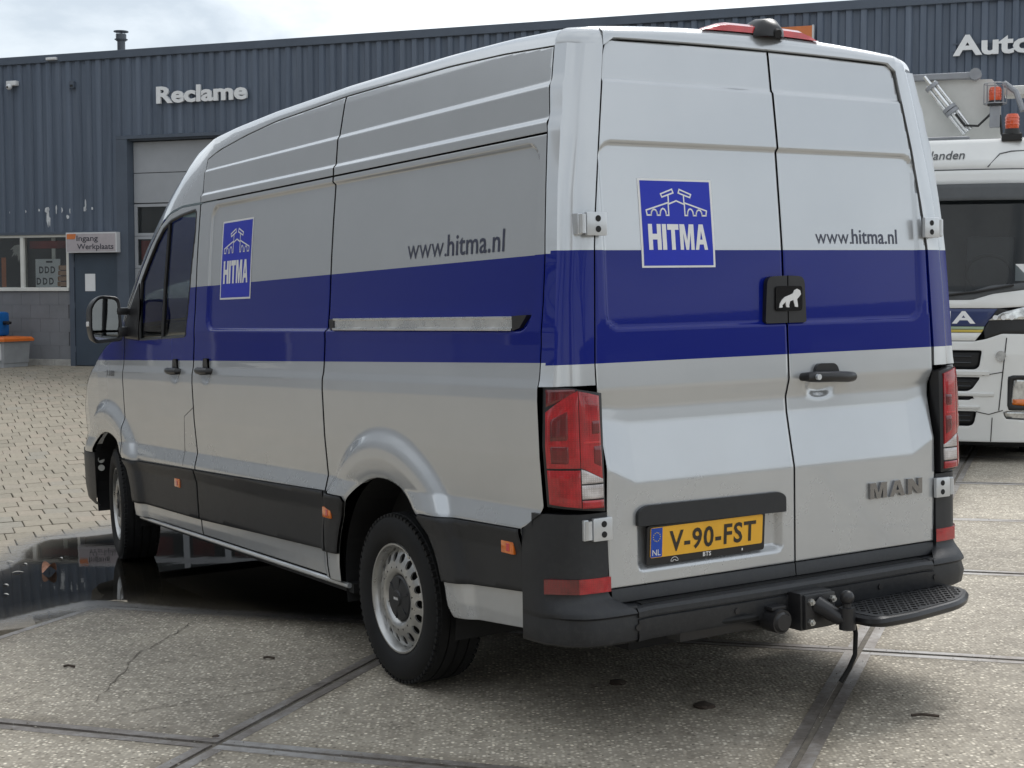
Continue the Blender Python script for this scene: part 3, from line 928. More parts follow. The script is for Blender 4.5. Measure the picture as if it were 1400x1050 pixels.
    # sliding door rail
    y0 = float(YS(0, 1.475))
    r = MB()
    for (za, zb, o) in ((1.452, 1.462, .024), (1.494, 1.503, .020), (1.462, 1.494, .012)):
        r.box(.515, -.95, s*(y0-.02), s*(y0+o), za, zb, .002)
    ro = r.build('door_rail', 'aluminium', van)
    ra = [(-.952, 1.452), (-.952, 1.504), (-1.05, 1.507), (-1.0, 1.462)]
    m_ = MB().prism(ra, y0-.01, y0+.018, lambda a, b, h: (a, s*h, b)); m_.build('rail_end_cap', 'satin_black', ro)
    MB().box(.515, .56, s*(y0-.01), s*(y0+.016), 1.454, 1.50, .003).build('rail_end_cap', 'satin_black', ro)
    # rear corner pillar
    zs = np.unique(np.r_[np.linspace(1.262, 2.44, 50), [1.3, 1.34]])
    rows = []
    for z in zs:
        xp_ = float(xpg_of(z)); yp_ = float(YS(xp_-.002, z)); yg = yg_of(z); xg = xd_of(z)
        ye = float(np.interp(z, [1.2, 1.34, 1.58, 1.92, 2.12, 2.32, 2.45], [.917, .915, .908, .878, .842, .808, .782]))
        rows.append([(xp_-.017, s*(yp_-.03), z), (xp_-.0015, s*(yp_-.004), z), (xp_-.0035, s*yp_, z), (xp_-.015, s*(yp_-.006), z), (xp_*.45+xg*.55-.002, s*(yp_*.66+ye*.34+.006), z), (xg+.030, s*(ye+.022), z), (xg+.017, s*(ye+.006), z), (xg+.012, s*(ye-.006), z), (xg+.004, s*(yg+.012), z), (xg+.003, s*(yg+.004), z), (xg+.03, s*(yg+.002), z)])
    MB().loft(rows).build('rear_pillar', 'van_paint', van, smooth=True, angle=50)
    # upper pillar cap into the roof corner
    rows = []
    for t in np.linspace(0, 1, 8):
        base = rows0 = [np.array(p) for p in ((float(xpg_of(2.44))-.0035, float(YS(-1.07, 2.44)), 2.44), (-1.085, float(YS(-1.07, 2.44))-.006, 2.44), (xd_of(2.44)+.03, .80, 2.44), (xd_of(2.44)+.012, .776, 2.44), (xd_of(2.44)+.004, .716, 2.44))]
        top = [np.array(p) for p in ((-1.068, .80, 2.500), (-1.075, .79, 2.501), (-1.09, .74, 2.505), (-1.095, .72, 2.507), (-1.10, .66, 2.511))]
        a = t*PI/2
        rows.append([tuple((b+(tp-b)*np.array([1-math.cos(a), 1-math.cos(a), math.sin(a)]))*np.array([1, s, 1])) for b, tp in zip(base, top)])
    MB().loft(rows).build('pillar_cap', 'van_paint', van, smooth=True, angle=60)
    # wheel liners
    for A, w in ((RA, .24), (FA, .30)):
        li = MB(); n = 26
        rows = [[(A[0]+(A[2]+.012)*math.cos(t), s*y, A[1]+(A[2]+.012)*math.sin(t)) for t in np.linspace(math.radians(-14), math.radians(194), n)] for y in (.975, .62)]
        li.loft(rows)
        li.add([(A[0], s*.62, A[1])]+rows[1], [(0, i+1, i+2) for i in range(n-1)])
        li.build('wheel_arch_liner', 'dark_inside', van, recalc=False)

def yg_of(z): return float(np.interp(z, [.55, .82, 1.1, 1.33, 1.73, 1.87, 2.12, 2.45], [.806, .815, .826, .832, .815, .800, .765, .710]))
def xd_of(z): return float(np.interp(z, [.5, 1.2, 1.33, 1.73, 1.87, 2.12, 2.45], [-1.232, -1.230, -1.226, -1.213, -1.203, -1.183, -1.146]))
for s in (1, -1):
    build_side(s)

# dark inner hull added behind the panel gaps to black them and stop light leaks
MB().box(-1.10, 2.16, -.78, .78, .44, 2.44).build('dark_gap_hull', 'dark_inside', van)
MB().add([(-1.19,-.7,.47),(-1.19,.7,.47),(-1.165,.7,1.75),(-1.165,-.7,1.75),(-1.10,.66,2.40),(-1.10,-.66,2.40)],[(0,1,2,3),(3,2,4,5)]).build('dark_gap_back', 'dark_inside', van)
MB().box(.60, 2.2, -.945, .945, .40, 1.3).build('dark_gap_lining', 'dark_inside', van)
MB().box(-1.08, -.56, -.93, .93, .56, 1.3).build('dark_gap_lining', 'dark_inside', van)
MB().box(-1.08, 2.2, -.86, .86, 1.0, 2.2).build('dark_gap_lining', 'dark_inside', van)
MB().box(-1.0, 4.3, -.55, .55, .26, .46).build('chassis', 'dark_inside', van)
MB().box(2.2, 4.2, -.88, .88, .36, .80).build('cab_floor', 'dark_inside', van)

# roof with gutters
xs = np.unique(np.r_[np.linspace(-1.07, 2.27, 40)])
rows = []
for x in xs:
    zd = float(zdit(x)); yd_ = float(YS(x, zd)); ey, ez = Eyz(x)
    half = [(yd_-.001, zd+.002), (yd_-.013, zd-.008), (yd_-.017, zd+.006), (.836, ez-.026), (.822, ez-.010), (ey, ez), (.70, ez+.014), (.45, ez+.03), (.2, ez+.037), (0, ez+.039)]
    rows.append([(x, y, z) for y, z in half]+[(x, -y, z) for y, z in half[-2::-1]])
MB().loft(rows).build('roof', 'van_paint', van, smooth=True, angle=40)
# cab roof sides and A pillars
S_c = [(2.266, 2.134), (2.55, 2.137), (2.75, 2.113), (2.9, 2.053), (3.05, 1.943), (3.2, 1.813), (3.4, 1.60), (3.49, 1.48)]
E_c = [2.272, 2.5, 2.7, 2.9, 3.1, 3.38, 3.66, 3.90]
def resamp(pts, n):
    p = np.array(pts, float); d = np.r_[0, np.cumsum(np.hypot(*np.diff(p[:, :2], axis=0).T))] if p.shape[1] >= 2 else None
    u = np.linspace(0, d[-1], n)
    return np.stack([np.interp(u, d, p[:, i]) for i in range(p.shape[1])], 1)
tt = np.linspace(0, 7, 29)
Sx = np.interp(tt, range(8), [p[0] for p in S_c]); Sz = np.interp(tt, range(8), [p[1] for p in S_c]); Ex = np.interp(tt, range(8), E_c)
kk = np.ones(3)/3
for arr in (Sx, Sz, Ex):
    arr[1:-1] = np.convolve(arr, kk, mode='valid')
for s in (1, -1):
    rows = []
    for a, b, e in zip(Sx, Sz, Ex):
        ey, ez = Eyz(e)
        p0 = np.array((a, float(YS(a, b)), b)); p2 = np.array((e, ey, ez)); 
        p1 = p0*.35+p2*.65; p1[1] = p0[1]*.55+p2[1]*.45; p1[2] += .012
        row = []
        for t in np.linspace(0, 1, 8):
            q = (1-t)**2*p0+2*t*(1-t)*p1+t*t*p2
            row.append((q[0], s*q[1], q[2]))
        rows.append(row)
    MB().loft(rows).build('cab_pillar', 'van_paint', van, smooth=True, angle=50)
rows = []
for x in np.linspace(2.27, 3.02, 14):
    ey, ez = Eyz(x)
    rows.append([(x+.25*max(0, x-2.5)*(1-(y/.8)**2), y*ey/.8, ez+.039*(1-(y/.8)**2)*(1-max(0, x-2.5))) for y in np.linspace(-.8, .8, 17)])
MB().loft(rows).build('cab_roof', 'van_paint', van, smooth=True)
rows = []
for x in np.linspace(3.03, 3.95, 12):
    ey, ez = Eyz(x)
    rows.append([(x+.17*(1-(y/.8)**2), y*ey/.8, ez+.01*(1-(y/.8)**2)) for y in np.linspace(-.795, .795, 17)])
MB().loft(rows).build('windscreen', 'car_glass', van, smooth=True)
# bonnet and nose
rows = []
for x, z in HOODL:
    y = float(YS(x, z))-.004
    rows.append([(x+(.12+.28*(x-3.48)/1.0)*(1-(t*t)), t*y, z+.05*(1-t*t)*(x < 4.3)+.02*(1-t*t)) for t in np.linspace(-1, 1, 15)])
MB().loft(rows).build('bonnet', 'van_paint', van, smooth=True)
nose = [(4.5, .950), (4.6, .912), (4.69, .84), (4.77, .70), (4.83, .45), (4.86, .2), (4.87, 0)]
nose = nose+[(x, -y) for x, y in nose[-2::-1]]
def nrow(z, k, dx): return [(4.47+(x-4.47)*k+dx, y*(.985 if k < 1 else 1.0), z) for x, y in nose]
MB().loft([nrow(z, k, d) for z, k, d in ((.66, 1.0, 0), (.78, .97, -.01), (.95, .86, -.03), (1.02, .72, -.06))]).build('nose_panel', 'van_paint', van, smooth=True)
# black front bumper wrapping to the front wheel opening
fb = [(4.20, .995), (4.3, 1.0), (4.45, .985), (4.58, .955), (4.68, .90), (4.77, .78), (4.85, .5), (4.89, 0)]
rows = []
for z, k in ((.30, -.05), (.33, -.015), (.42, .0), (.60, .004), (.655, .003), (.672, -.015)):
    half = [(x+k+max(0, .06*(.42-z)/.12)*(1 if i < 2 else 0), y+k*.6, z) for i, (x, y) in enumerate(fb)]
    rows.append(half+[(x, -y, z_) for x, y, z_ in half[-2::-1]])
MB().loft(rows).build('front_bumper', 'black_plastic', van, smooth=True, angle=60)
# seats and bulkhead seen through the cab glass
for sy in (.48, -.42):
    st = MB()
    st.box(2.35, 2.52, sy-.25, sy+.25, 1.0, 1.62, .05)
    st.box(2.4, 2.95, sy-.25, sy+.25, .86, 1.02, .05)
    st.box(2.40, 2.52, sy-.14, sy+.14, 1.66, 1.86, .05)
    st.tube([(2.46, sy-.06, 1.58), (2.46, sy-.06, 1.7)], .01); st.tube([(2.46, sy+.06, 1.58), (2.46, sy+.06, 1.7)], .01)
    st.build('cab_seat', 'satin_black', van, smooth=True)
MB().box(3.5, 3.85, -.82, .82, .95, 1.36, .06).build('dashboard', 'satin_black', van, smooth=True)
w_ = MB().lathe([(.19+.016*math.cos(a), .016*math.sin(a)) for a in np.linspace(0, 2*PI, 9)[:-1]], 28, 'y', Matrix.Translation((3.28, .45, 1.38)) @ Matrix.Rotation(math.radians(62), 4, 'Z') @ Matrix.Rotation(math.radians(-24), 4, 'X'), close=True)
w_.tube([(3.3, .45, 1.37), (3.5, .45, 1.25)], .03); w_.build('steering_wheel', 'satin_black', van, smooth=True)

# ---- rear doors
_st = np.arange(-1.3, 1.3, .006)
_sv = np.interp(_st, [-1.2, 0, .25, .62, .80, .95, 1.0], [-.015, -.020, -.004, .018, .022, .006, 0.0])
_sv = np.convolve(np.pad(_sv, 4, mode='edge'), np.ones(9)/9, mode='valid')
def XR(y, z):
    y = np.asarray(y, float); z = np.asarray(z, float)
    x = np.interp(z, [.5, 1.2, 1.33, 1.73, 1.87, 2.12, 2.45, 2.6], [-1.232, -1.230, -1.226, -1.213, -1.203, -1.183, -1.146, -1.12])
    x = x+0.006*(np.abs(y)/.8)**2
    d = sdf_round(y, z, -.772, .772, 1.452, 2.098, .06)
    x = x+0.013*sstep(.006, -.008, d)
    x = x+0.008*sstep(2.308, 2.322, z)
    edge = np.clip((0.815-np.abs(y))/.13, 0, 1)
    zl = .915+.062*(1-edge)
    tz = (z-zl)/(1.242-zl)                       # scooped band between the two creases
    x = x+np.interp(tz, _st, _sv)
    # number plate recess in the left door
    d2 = sdf_round(y, z, .010, .682, .600, .826, .03)
    x = x+0.034*sstep(.002, -.030, d2)
    # scoop behind the pull handle
    x = x+0.022*np.exp(-(((y+.225)/.075)**2+((z-1.215)/.04)**2)**2)
    return x
rear_fn = lambda a, b: np.stack([XR(a, b), a, b], -1)
zsmp = [.557, .8, 1.0, 1.15, 1.24, 1.33, 1.55, 1.73, 1.87, 2.0, 2.12, 2.3, 2.40]
left_edge = [(yg_of(z)-.004-(.012 if z < 1.235 and z > .82 else 0), z) for z in zsmp]
lt = [(.707, 2.425), (.700, 2.441), (.688, 2.451), (.668, 2.4565), (.4, 2.4625), (-.045, 2.466)]
door_l = [(-.0475, .557)]+left_edge+lt
door_r = [(-.0525, .557), (-.0525, 2.466), (-.4, 2.4625), (-.668, 2.4565), (-.688, 2.451), (-.700, 2.441), (-.707, 2.425)]+[(-y, z) for y, z in left_edge[::-1]]
rd_l = surface_panel('rear_door', door_l, [], (.0125, .0065), rear_fn, (-1, 0, 0), 'van_paint', van, depth=.03, roll=.5)
rd_r = surface_panel('rear_door', door_r, [], (.0125, .0065), rear_fn, (-1, 0, 0), 'van_paint', van, depth=.03, roll=.5)
rd_l['label'] = 'left rear door with number plate recess and square blue sign'
rd_r['label'] = 'right rear door with black pull handle and chrome letters'
# black strips along the door bottoms
for ya, yb, p in ((-.0475, .795, rd_l), (-.0525, -.80, rd_r)):
    rows = [[(-1.247-dx+.006*(y/.8)**2, y, z) for z, dx in ((.553, -.03), (.553, -.004), (.548, .0), (.505, .004), (.500, 0), (.500, -.03))] for y in np.linspace(ya, yb, 14)]
    MB().loft(rows).build('door_bottom_strip', 'black_plastic', p, smooth=True)

# header above the doors
rows = []
for y in np.linspace(-.715, .715, 33):
    c = 1-(y/.715)**2; dz = -.05*max(0, (abs(y)-.66)/.055)**2*0.6
    zt_ = 2.509+.030*c
    rows.append([(-1.10, y, 2.462+dz+.008*c), (-1.1385, y, 2.462+dz+.008*c), (-1.146, y, 2.466+dz+.008*c), (-1.143, y, 2.482+.014*c), (-1.128, y, zt_-.012), (-1.105, y, zt_-.002), (-1.07, y, zt_)])
MB().loft(rows).build('rear_header', 'van_paint', van, smooth=True, angle=60)

# third brake lamp and camera hump on the header
def lamp_bar(ya, yb):
    rows = []
    n = 14
    for i in range(n+1):
        t = i/n; y = ya+(yb-ya)*t
        h = .030*min(1, t/.18, (1-t)/.12 if (1-t) < .12 else 1)+.002
        z0 = 2.50+.030*(1-(y/.715)**2)
        rows.append([(-1.132, y, z0+.002), (-1.128, y, z0+h*.8), (-1.105, y, z0+h+.006), (-1.03, y, z0+h*.8+.004), (-1.0, y, z0)])
    return MB().loft(rows)
lb = lamp_bar(.255, -.315).build('high_brake_lamp', 'pale_red_lens', van, smooth=True)
rows = []
for t in np.linspace(-1, 1, 15):
    w = (1-abs(t)**2.4); z0 = 2.53
    y = -.055-.075*t
    rows.append([(-1.135-.05*w, y, z0-.012), (-1.155*1-.045*w+.02, y, z0+.022*w+.0), (-1.13-.02*w, y, z0+.058*w), (-1.08, y, z0+.068*w), (-1.0, y, z0+.045*w), (-.9, y, z0+.005)])
ch = MB().loft(rows).build('rear_camera_hump', 'satin_black', van, smooth=True, angle=60)
MB().cyl((-1.19, -.055, 2.525), (-1.15, -.055, 2.54), .016, .02, 14).build('camera_lens', 'dark_inside', ch, smooth=True)

# hinges
def hinge(s, z, xo, y0, y1, yk):
    h = MB()
    h.box(xo-.012, xo-.028, s*y0, s*y1, z-.040, z+.040, .004)
    o = h.build('door_hinge', 'hinge_metal', van, smooth=True)
    k = MB().cyl((xo-.016, s*yk, z-.032), (xo-.016, s*yk, z+.032), .014, n=14); k.build('hinge_knuckle', 'hinge_metal', o, smooth=True)
    MB().box(xo+.02, xo-.016, s*(yk-.002), s*(yk+.018), z-.036, z+.036, .003).build('hinge_leaf', 'hinge_metal', o, smooth=True)
    for dz in (-.018, .018):
        MB().cyl((xo-.026, s*(y0*.55+y1*.45), z+dz), (xo-.0295, s*(y0*.55+y1*.45), z+dz), .011, n=14).build('hinge_hole', 'dark_inside', o)
for s in (1, -1):
    hinge(s, 1.812, -1.207, .778, .862, .874)
    hinge(s, .770, -1.234, .800, .880, .894)

# tail lamps wrapping the corner
def lamp_pt(u, z, off=0.0):
    """u 0 at the side edge .. 1 corner .. 2 door edge"""
    P0 = np.array((-1.150, 1.0+.011*(1-abs(z-1.06)/.2))); P1 = np.array((-1.243, .922)); P2 = np.array((-1.250, .829))
    lean = -.010*(1.27-z)/.42
    if u <= 1: p = P0+(P1-P0)*u; p[1] += .010*math.sin(PI*u); n = np.array((-.55, .83))
    else: p = P1+(P2-P1)*(u-1); p[0] -= .006*math.sin(PI*(u-1)); n = np.array((-1, .06))
    c = math.exp(-((u-1)/.08)**2)
    n = n*(1-c)+np.array((-.85, .5))*c
    n /= np.hypot(*n)
    return (p[0]+lean+n[0]*off, p[1]+n[1]*off, z)
def lamp_patch(name, quad, off, m, s, parent, n=10, k=8, thick=.012):
    """quad: (u,z) corners ordered bl, br, tr, tl"""
    g, back = [], []
    for j in range(k+1):
        t = j/k
        r, rb = [], []
        for i in range(n+1):
            w = i/n
            a = np.array(quad[0])*(1-w)+np.array(quad[1])*w; b = np.array(quad[3])*(1-w)+np.array(quad[2])*w
            u, z = a*(1-t)+b*t
            e = min(w, 1-w)*n; e2 = min(t, 1-t)*k
            o = off-(.004 if (e < .5 or e2 < .5) else 0)
            x, y, z_ = lamp_pt(u, z, o); r.append((x, s*y, z_))
        g.append(r)
    mb = MB().loft(g)
    rim = [lambda: None]
    border = [(0, i) for i in range(n+1)]+[(j, n) for j in range(1, k+1)]+[(k, i) for i in range(n-1, -1, -1)]+[(j, 0) for j in range(k-1, 0, -1)]
    outer = [g[j][i] for j, i in border]
    inner = []
    for j, i in border:
        t, w = j/k, i/n
        a = np.array(quad[0])*(1-w)+np.array(quad[1])*w; b = np.array(quad[3])*(1-w)+np.array(quad[2])*w
        u, z = a*(1-t)+b*t
        x, y, z_ = lamp_pt(u, z, off-thick); inner.append((x, s*y, z_))
    nb = len(outer)
    mb.add(outer+inner, [(i, (i+1) % nb, nb+(i+1) % nb, nb+i) for i in range(nb)])
    return mb.build(name, m, parent, smooth=True, angle=60)
for s in (1, -1):
    tl = lamp_patch('tail_lamp', [(0.0, .852), (2.0, .832), (2.0, 1.236), (0.0, 1.268)], .004, 'satin_black', s, van, 24, 14, .05)
    lamp_patch('lens_side_top', [(.10, 1.19), (.94, 1.226), (.94, 1.252), (.10, 1.252)], .007, 'dark_red_lens', s, tl)
    lamp_patch('lens_side', [(.13, .985), (1.0, .985), (1.0, 1.248), (.13, 1.175)], .014, 'red_lens', s, tl, 14, 10)
    lamp_patch('lens_block', [(.28, 1.075), (.80, 1.075), (.80, 1.185), (.28, 1.15)], .0165, 'dark_red_lens', s, tl)
    lamp_patch('lens_block', [(.28, 1.0), (.80, 1.0), (.80, 1.062), (.28, 1.062)], .0165, 'dark_red_lens', s, tl)
    lamp_patch('lens_side_low', [(.13, .862), (1.0, .850), (1.0, .978), (.13, .978)], .014, 'red_lens', s, tl, 14, 8)
    lamp_patch('lens_rear_top', [(1.02, .986), (1.86, .945), (1.80, 1.228), (1.02, 1.246)], .013, 'red_lens', s, tl, 10, 10)
    lamp_patch('lens_block', [(1.42, 1.10), (1.76, 1.10), (1.76, 1.145), (1.42, 1.145)], .0165, 'dark_red_lens', s, tl)
    lamp_patch('lens_block', [(1.10, 1.068), (1.78, 1.068), (1.78, 1.076), (1.10, 1.076)], .0165, 'pale_red_lens', s, tl)
    lamp_patch('lens_block', [(1.46, 1.0), (1.80, .985), (1.80, 1.06), (1.46, 1.06)], .0165, 'dark_red_lens', s, tl)
    lamp_patch('reversing_lens', [(1.03, .932), (1.88, .932), (1.88, .944), (1.03, .982)], .013, 'clear_lens', s, tl)
    lamp_patch('fog_lens', [(1.03, .880), (1.88, .880), (1.88, .927), (1.03, .927)], .013, 'clear_lens', s, tl)
    lamp_patch('lens_rear_low', [(1.03, .848), (1.88, .846), (1.88, .874), (1.03, .875)], .013, 'red_lens', s, tl)

# ---- rear bumper: corner pieces and beam
def corner_piece(s):
    zz = [.370, .380, .43, .462, .466, .474, .485, .495, .505, .515, .525, .535, .545, .60, .70, .76, .80, .825]
    rows = []
    for z in zz:
        low = float(sstep(.545, .475, z)); tuck = max(0, (.386-z)/.016)*.03+(.010 if .461 < z < .467 else 0)
        f = np.interp(z, [.370, .60, .825], [1.0, .6, 0])
        # outline from the side to the rear edge
        x0 = -1.02 if z < .765 else -1.02-.115*(z-.765)/.06
        pts = [(x0, 1.016+.006*f), (-1.08, 1.014+.008*f), (-1.135-.01*f, 1.006+.010*f), (-1.20-.03*low, .965+.018*low), (-1.235-.045*low, .925+.012*low)]
        if z > .546: pts += [(-1.243, .90), (-1.247, .86), (-1.247, .812), (-1.22, .808)]
        else:
            k = low
            pts += [(-1.243-.055*k, .90-.01*k), (-1.247-.058*k, .86-.03*k), (-1.247-.060*k, .812-.06*k), (-1.22-.087*k, .808-.075*k)]
        pts = [(x+tuck*.8, y-tuck*.5) for x, y in pts]
        rows.append([(x, s*y, z) for x, y in pts])
    mb = MB().loft(rows)
    # top lid
    mb.add([(x, y, z) for x, y, z in rows[-1]]+[(-1.14, s*.85, .825)], [(i, i+1, 9) for i in range(8)])
    o = mb.build('bumper_corner', 'black_plastic', van, smooth=True, angle=40)
    # step tread of the corner between z .50 and the pillar face
    # red reflector
    def rp(u, z, off):
        A = [(-1.145, 1.015), (-1.20, .968), (-1.237, .925), (-1.247, .86), (-1.249, .806)]
        d = [0, .3, .5, .75, 1.0]
        x = float(np.interp(u, d, [p[0] for p in A])); y = float(np.interp(u, d, [p[1] for p in A]))
        n = np.array((-1, .0)) if u > .5 else np.array((-.6, .8))
        return (x+n[0]*off, s*(y+n[1]*off), z)
    for ua, ub, mm in ((.02, .5, 'dark_red_lens'), (.5, 1.0, 'red_lens')):
        rows = [[rp(u, z, o_) for z, o_ in ((.550, -.004), (.551, .005), (.602, .005), (.603, -.004))] for u in np.linspace(ua, ub, 8)]
        MB().loft(rows).build('reflector', mm, o, smooth=True)
    # parking sensor
    MB().cyl((-1.306, s*.735, .425), (-1.3125, s*.735, .425), .011, n=14).build('parking_sensor', 'satin_black', o)
    return o
for s in (1, -1):
    corner_piece(s)
sec = [(-1.225, .4985), (-1.245, .4990), (-1.285, .496), (-1.300, .491), (-1.308, .480), (-1.309, .463), (-1.301, .460), (-1.301, .456), (-1.309, .452), (-1.308, .390), (-1.302, .378), (-1.27, .372), (-1.20, .372)]
for ya, yb in ((.730, -.730),):
    rows = []
    for y in np.linspace(ya, yb, 25):
        bow = -.012*(1-(y/.73)**2)
        rows.append([(x+(bow if x < -1.25 else 0), y, z-.004*(abs(y) > .728)) for x, z in sec])
    bb = MB().loft(rows).build('bumper_beam', 'black_plastic', van, smooth=True, angle=30)
    for y in (.30, -.42):
        MB().cyl((-1.315, y, .427), (-1.322, y, .427), .011, n=14).build('parking_sensor', 'satin_black', bb)
# tread inserts on the step
for y0, y1 in ((.70, -.70),):
    MB().box(-1.247, -1.282, y0, y1, .494, .5005, .002).build('step_tread', 'rubber', van)
# corner tread areas
for s in (1, -1):
    MB().box(-1.20, -1.292, s*.722, s*.84, .44, .4975, .004).build('step_corner', 'black_plastic', van, smooth=True)
# ------------------------------------------------------------------ van: wheels, mirrors, plate, writing, tow gear
def wheel(cx, cy, s, steer=0.0):
    M = Matrix.Translation((cx, s*cy, .352)) @ Matrix.Rotation(steer, 4, 'Z')
    if s < 0: M = M @ Matrix.Rotation(PI, 4, 'Z')
    w = empty('wheel'); w.parent = van; w.matrix_local = M
    R, hw = .352, .1175
    prof = [(.222, .090), (.238, .108), (.262, .1165), (.29, .1185), (.312, .116), (.328, .1085), (.338, .099), (.3455, .088)]
    # tread ribs with grooves
    tread = []
    for y0, y1 in ((.086, .052), (.044, .006), (-.006, -.044), (-.052, -.086)):
        tread += [(R-.0006*abs(y0)*20, y0), (R-.0006*abs(y1)*20, y1), (R-.009, y1-.001), (R-.009, y1-.007)]
    prof += tread[:-2]+[(.3455, -.088), (.338, -.099), (.328, -.1085), (.312, -.116), (.262, -.1165), (.238, -.108), (.222, -.090)]
    t = MB().lathe(prof, 72)
    # shoulder blocks
    for i in range(72):
        a = 2*PI*i/72
        for sg in (1, -1):
            Mx = Matrix.Rotation(-a, 4, 'Y')
            t.box(.334, .3475, sg*.088, sg*.104, -.0095, .0095, 0, M=Mx)
    t.build('tyre', 'rubber', w, smooth=True, angle=30)
    # raised sidewall ring
    rim = MB().lathe([(.224, .086), (.229, .097), (.226, .103), (.219, .103), (.214, .096), (.208, .080), (.203, .060), (.200, .03), (.190, -.02), (.190, -.09)], 64)
    rim.build('rim', 'wheel_silver', w, smooth=True, angle=50)
    # pressed steel disc with oval vent holes round its edge
    nh = 18
    def dz(r): return float(np.interp(r, [.0, .085, .105, .122, .150, .176, .200, .206], [.078, .078, .096, .101, .097, .086, .072, .066]))
    disc = MB(); k = 20
    da = 2*PI/nh
    for h in range(nh):
        a0 = h*da
        inner, mid, outer = [], [], []
        for i in range(k):
            th = 2*PI*i/k
            hr, ha = .170+.0200*math.cos(th), .0165*math.sin(th)/.170
            # boundary of the sector cell, square-ish param
            m_ = max(abs(math.cos(th)), abs(math.sin(th)))
            br = .1655+(.0405)*math.cos(th)/m_; ba = (da/2)*math.sin(th)/m_
            def P(r, a, dd=0): return (r*math.cos(a0+a), dz(r)-dd, r*math.sin(a0+a))
            inner.append(P(hr, ha*1.0, .0)); outer.append(P(br, ba)); mid.append(P(hr*.97+.0048, ha*.94, .008))
        r2 = [tuple((np.array(a)*.75+np.array(b)*.25)) for a, b in zip(inner, outer)]
        disc.loft([mid, inner, r2, outer], closed=True)
    disc.lathe([(.126, dz(.126)), (.116, .0995), (.108, .096), (.100, .088), (.090, .078), (.06, .076), (.0, .076)], 64)
    disc.build('wheel_disc', 'wheel_silver', w, smooth=True, angle=40)
    MB().lathe([(.199, .040), (.15, .060), (.1, .060), (0, .060)], 32).build('hole_shade_disc', 'dark_inside', w)  # dark disc close behind the vent holes puts their shade into its colour
    cap = MB().lathe([(.094, .076), (.094, .088), (.088, .094), (.060, .098), (.034, .100), (.030, .106), (0, .1065)], 40)
    for i in range(6):
        Mx = Matrix.Rotation(i*PI/3+.3, 4, 'Y')
        cap.box(.040, .086, .094, .0995, -.0022, .0022, 0, M=Mx)
    c_ = cap.build('hub_cap', 'black_plastic', w, smooth=True)
    v, f, wd = text_geo('MAN', .013, bold=.03, align='CENTER')
    mesh_obj('cap_lettering', [(-p[0], .1073, p[1]-.006) for p in v], f, 'vinyl_white', c_)
    MB().box(-.008, .008, .098, .106, .212, .228, .002, M=Matrix.Rotation(-.55, 4, 'Y')).build('balance_weight', 'aluminium', w)
    return w
wheel(.0, .885, 1); wheel(.0, .885, -1)
wheel(3.80, .872, 1, math.radians(-10)); wheel(3.80, .872, -1, math.radians(-10))
MB().cyl((0, -.8, .35), (0, .8, .35), .05).build('rear_axle', 'dark_inside', van)

# mirrors
for s in (1, -1):
    rows = []
    outl = rounded([(1.030, 1.385), (1.205, 1.372), (1.222, 1.45), (1.218, 1.60), (1.165, 1.663), (1.04, 1.650)], [.03, .05, .03, .05, .06, .04], 6)
    c = np.mean(np.array(outl), axis=0)
    for x, k in ((3.395, .86), (3.392, .97), (3.398, 1.0), (3.43, 1.0), (3.50, .93), (3.55, .75), (3.57, .45)):
        rows.append([(x+.02*(y-1.1), s*(c[0]+(y-c[0])*k), c[1]+(z-c[1])*k) for y, z in outl])
    mb = MB().loft(rows, closed=True)
    n = len(outl); mb.add(rows[-1], [tuple(range(n))])
    mo = mb.build('door_mirror', 'satin_black', van, smooth=True, angle=50)
    def glass_in(z0, z1, nm):
        pl = [(y, z) for y, z in outl]
        q = [(c[0]+(y-c[0])*.84, min(z1, max(z0, c[1]+(z-c[1])*.86))) for y, z in pl]
        MB().add([(3.402+.02*(y-1.1)+.03*0, s*y, z) for y, z in q], [tuple(range(len(q)))]).build(nm, 'mirror_glass', mo)
    glass_in(1.452, 1.66, 'mirror_glass'); glass_in(1.37, 1.438, 'wide_angle_glass')
    for za, zb in ((1.41, 1.47), (1.54, 1.585)): MB().box(3.385, 3.43, s*.985, s*1.06, za, zb, .015).build('mirror_arm', 'satin_black', mo, smooth=True)
    MB().box(3.43, 3.47, s*1.205, s*1.229, 1.475, 1.505, .006).build('mirror_indicator', 'vinyl_white', mo)

# text laid on a body surface
def on_side(v, x0, z0, off):      # left side: reading direction runs towards the rear (-x)
    a = x0-v[:, 0]; b = z0+v[:, 1]
    return np.stack([a, YS(a, b)+off, b], -1)
def on_rear(v, y0, z0, off):      # rear: reading direction runs from left (+y) to right
    a = y0-v[:, 0]; b = z0+v[:, 1]
    return np.stack([XR(a, b)-off, a, b], -1)
def rect_grid(w, h, nx, ny):
    v = np.array([(w*i/nx, h*j/ny, 0) for j in range(ny+1) for i in range(nx+1)], float)
    f = [(j*(nx+1)+i, j*(nx+1)+i+1, (j+1)*(nx+1)+i+1, (j+1)*(nx+1)+i) for j in range(ny) for i in range(nx)]
    return v, f
def strip_poly(pts, w, closed=False):
    """flat line drawing: a band of width w along pts"""
    V, F = [], []
    p = [np.array(q, float) for q in pts]
    n = len(p)
    for i in range(n if closed else n-1):
        a, b = p[i], p[(i+1) % n]
        d = b-a; l = np.hypot(*d)
        if l < 1e-9: continue
        d /= l; nn = np.array((-d[1], d[0]))*w/2; a = a-d*w/2; b = b+d*w/2
        o = len(V); V += [a+nn, a-nn, b-nn, b+nn]; F.append((o, o+1, o+2, o+3))
    return np.array([(q[0], q[1], 0) for q in V]), F

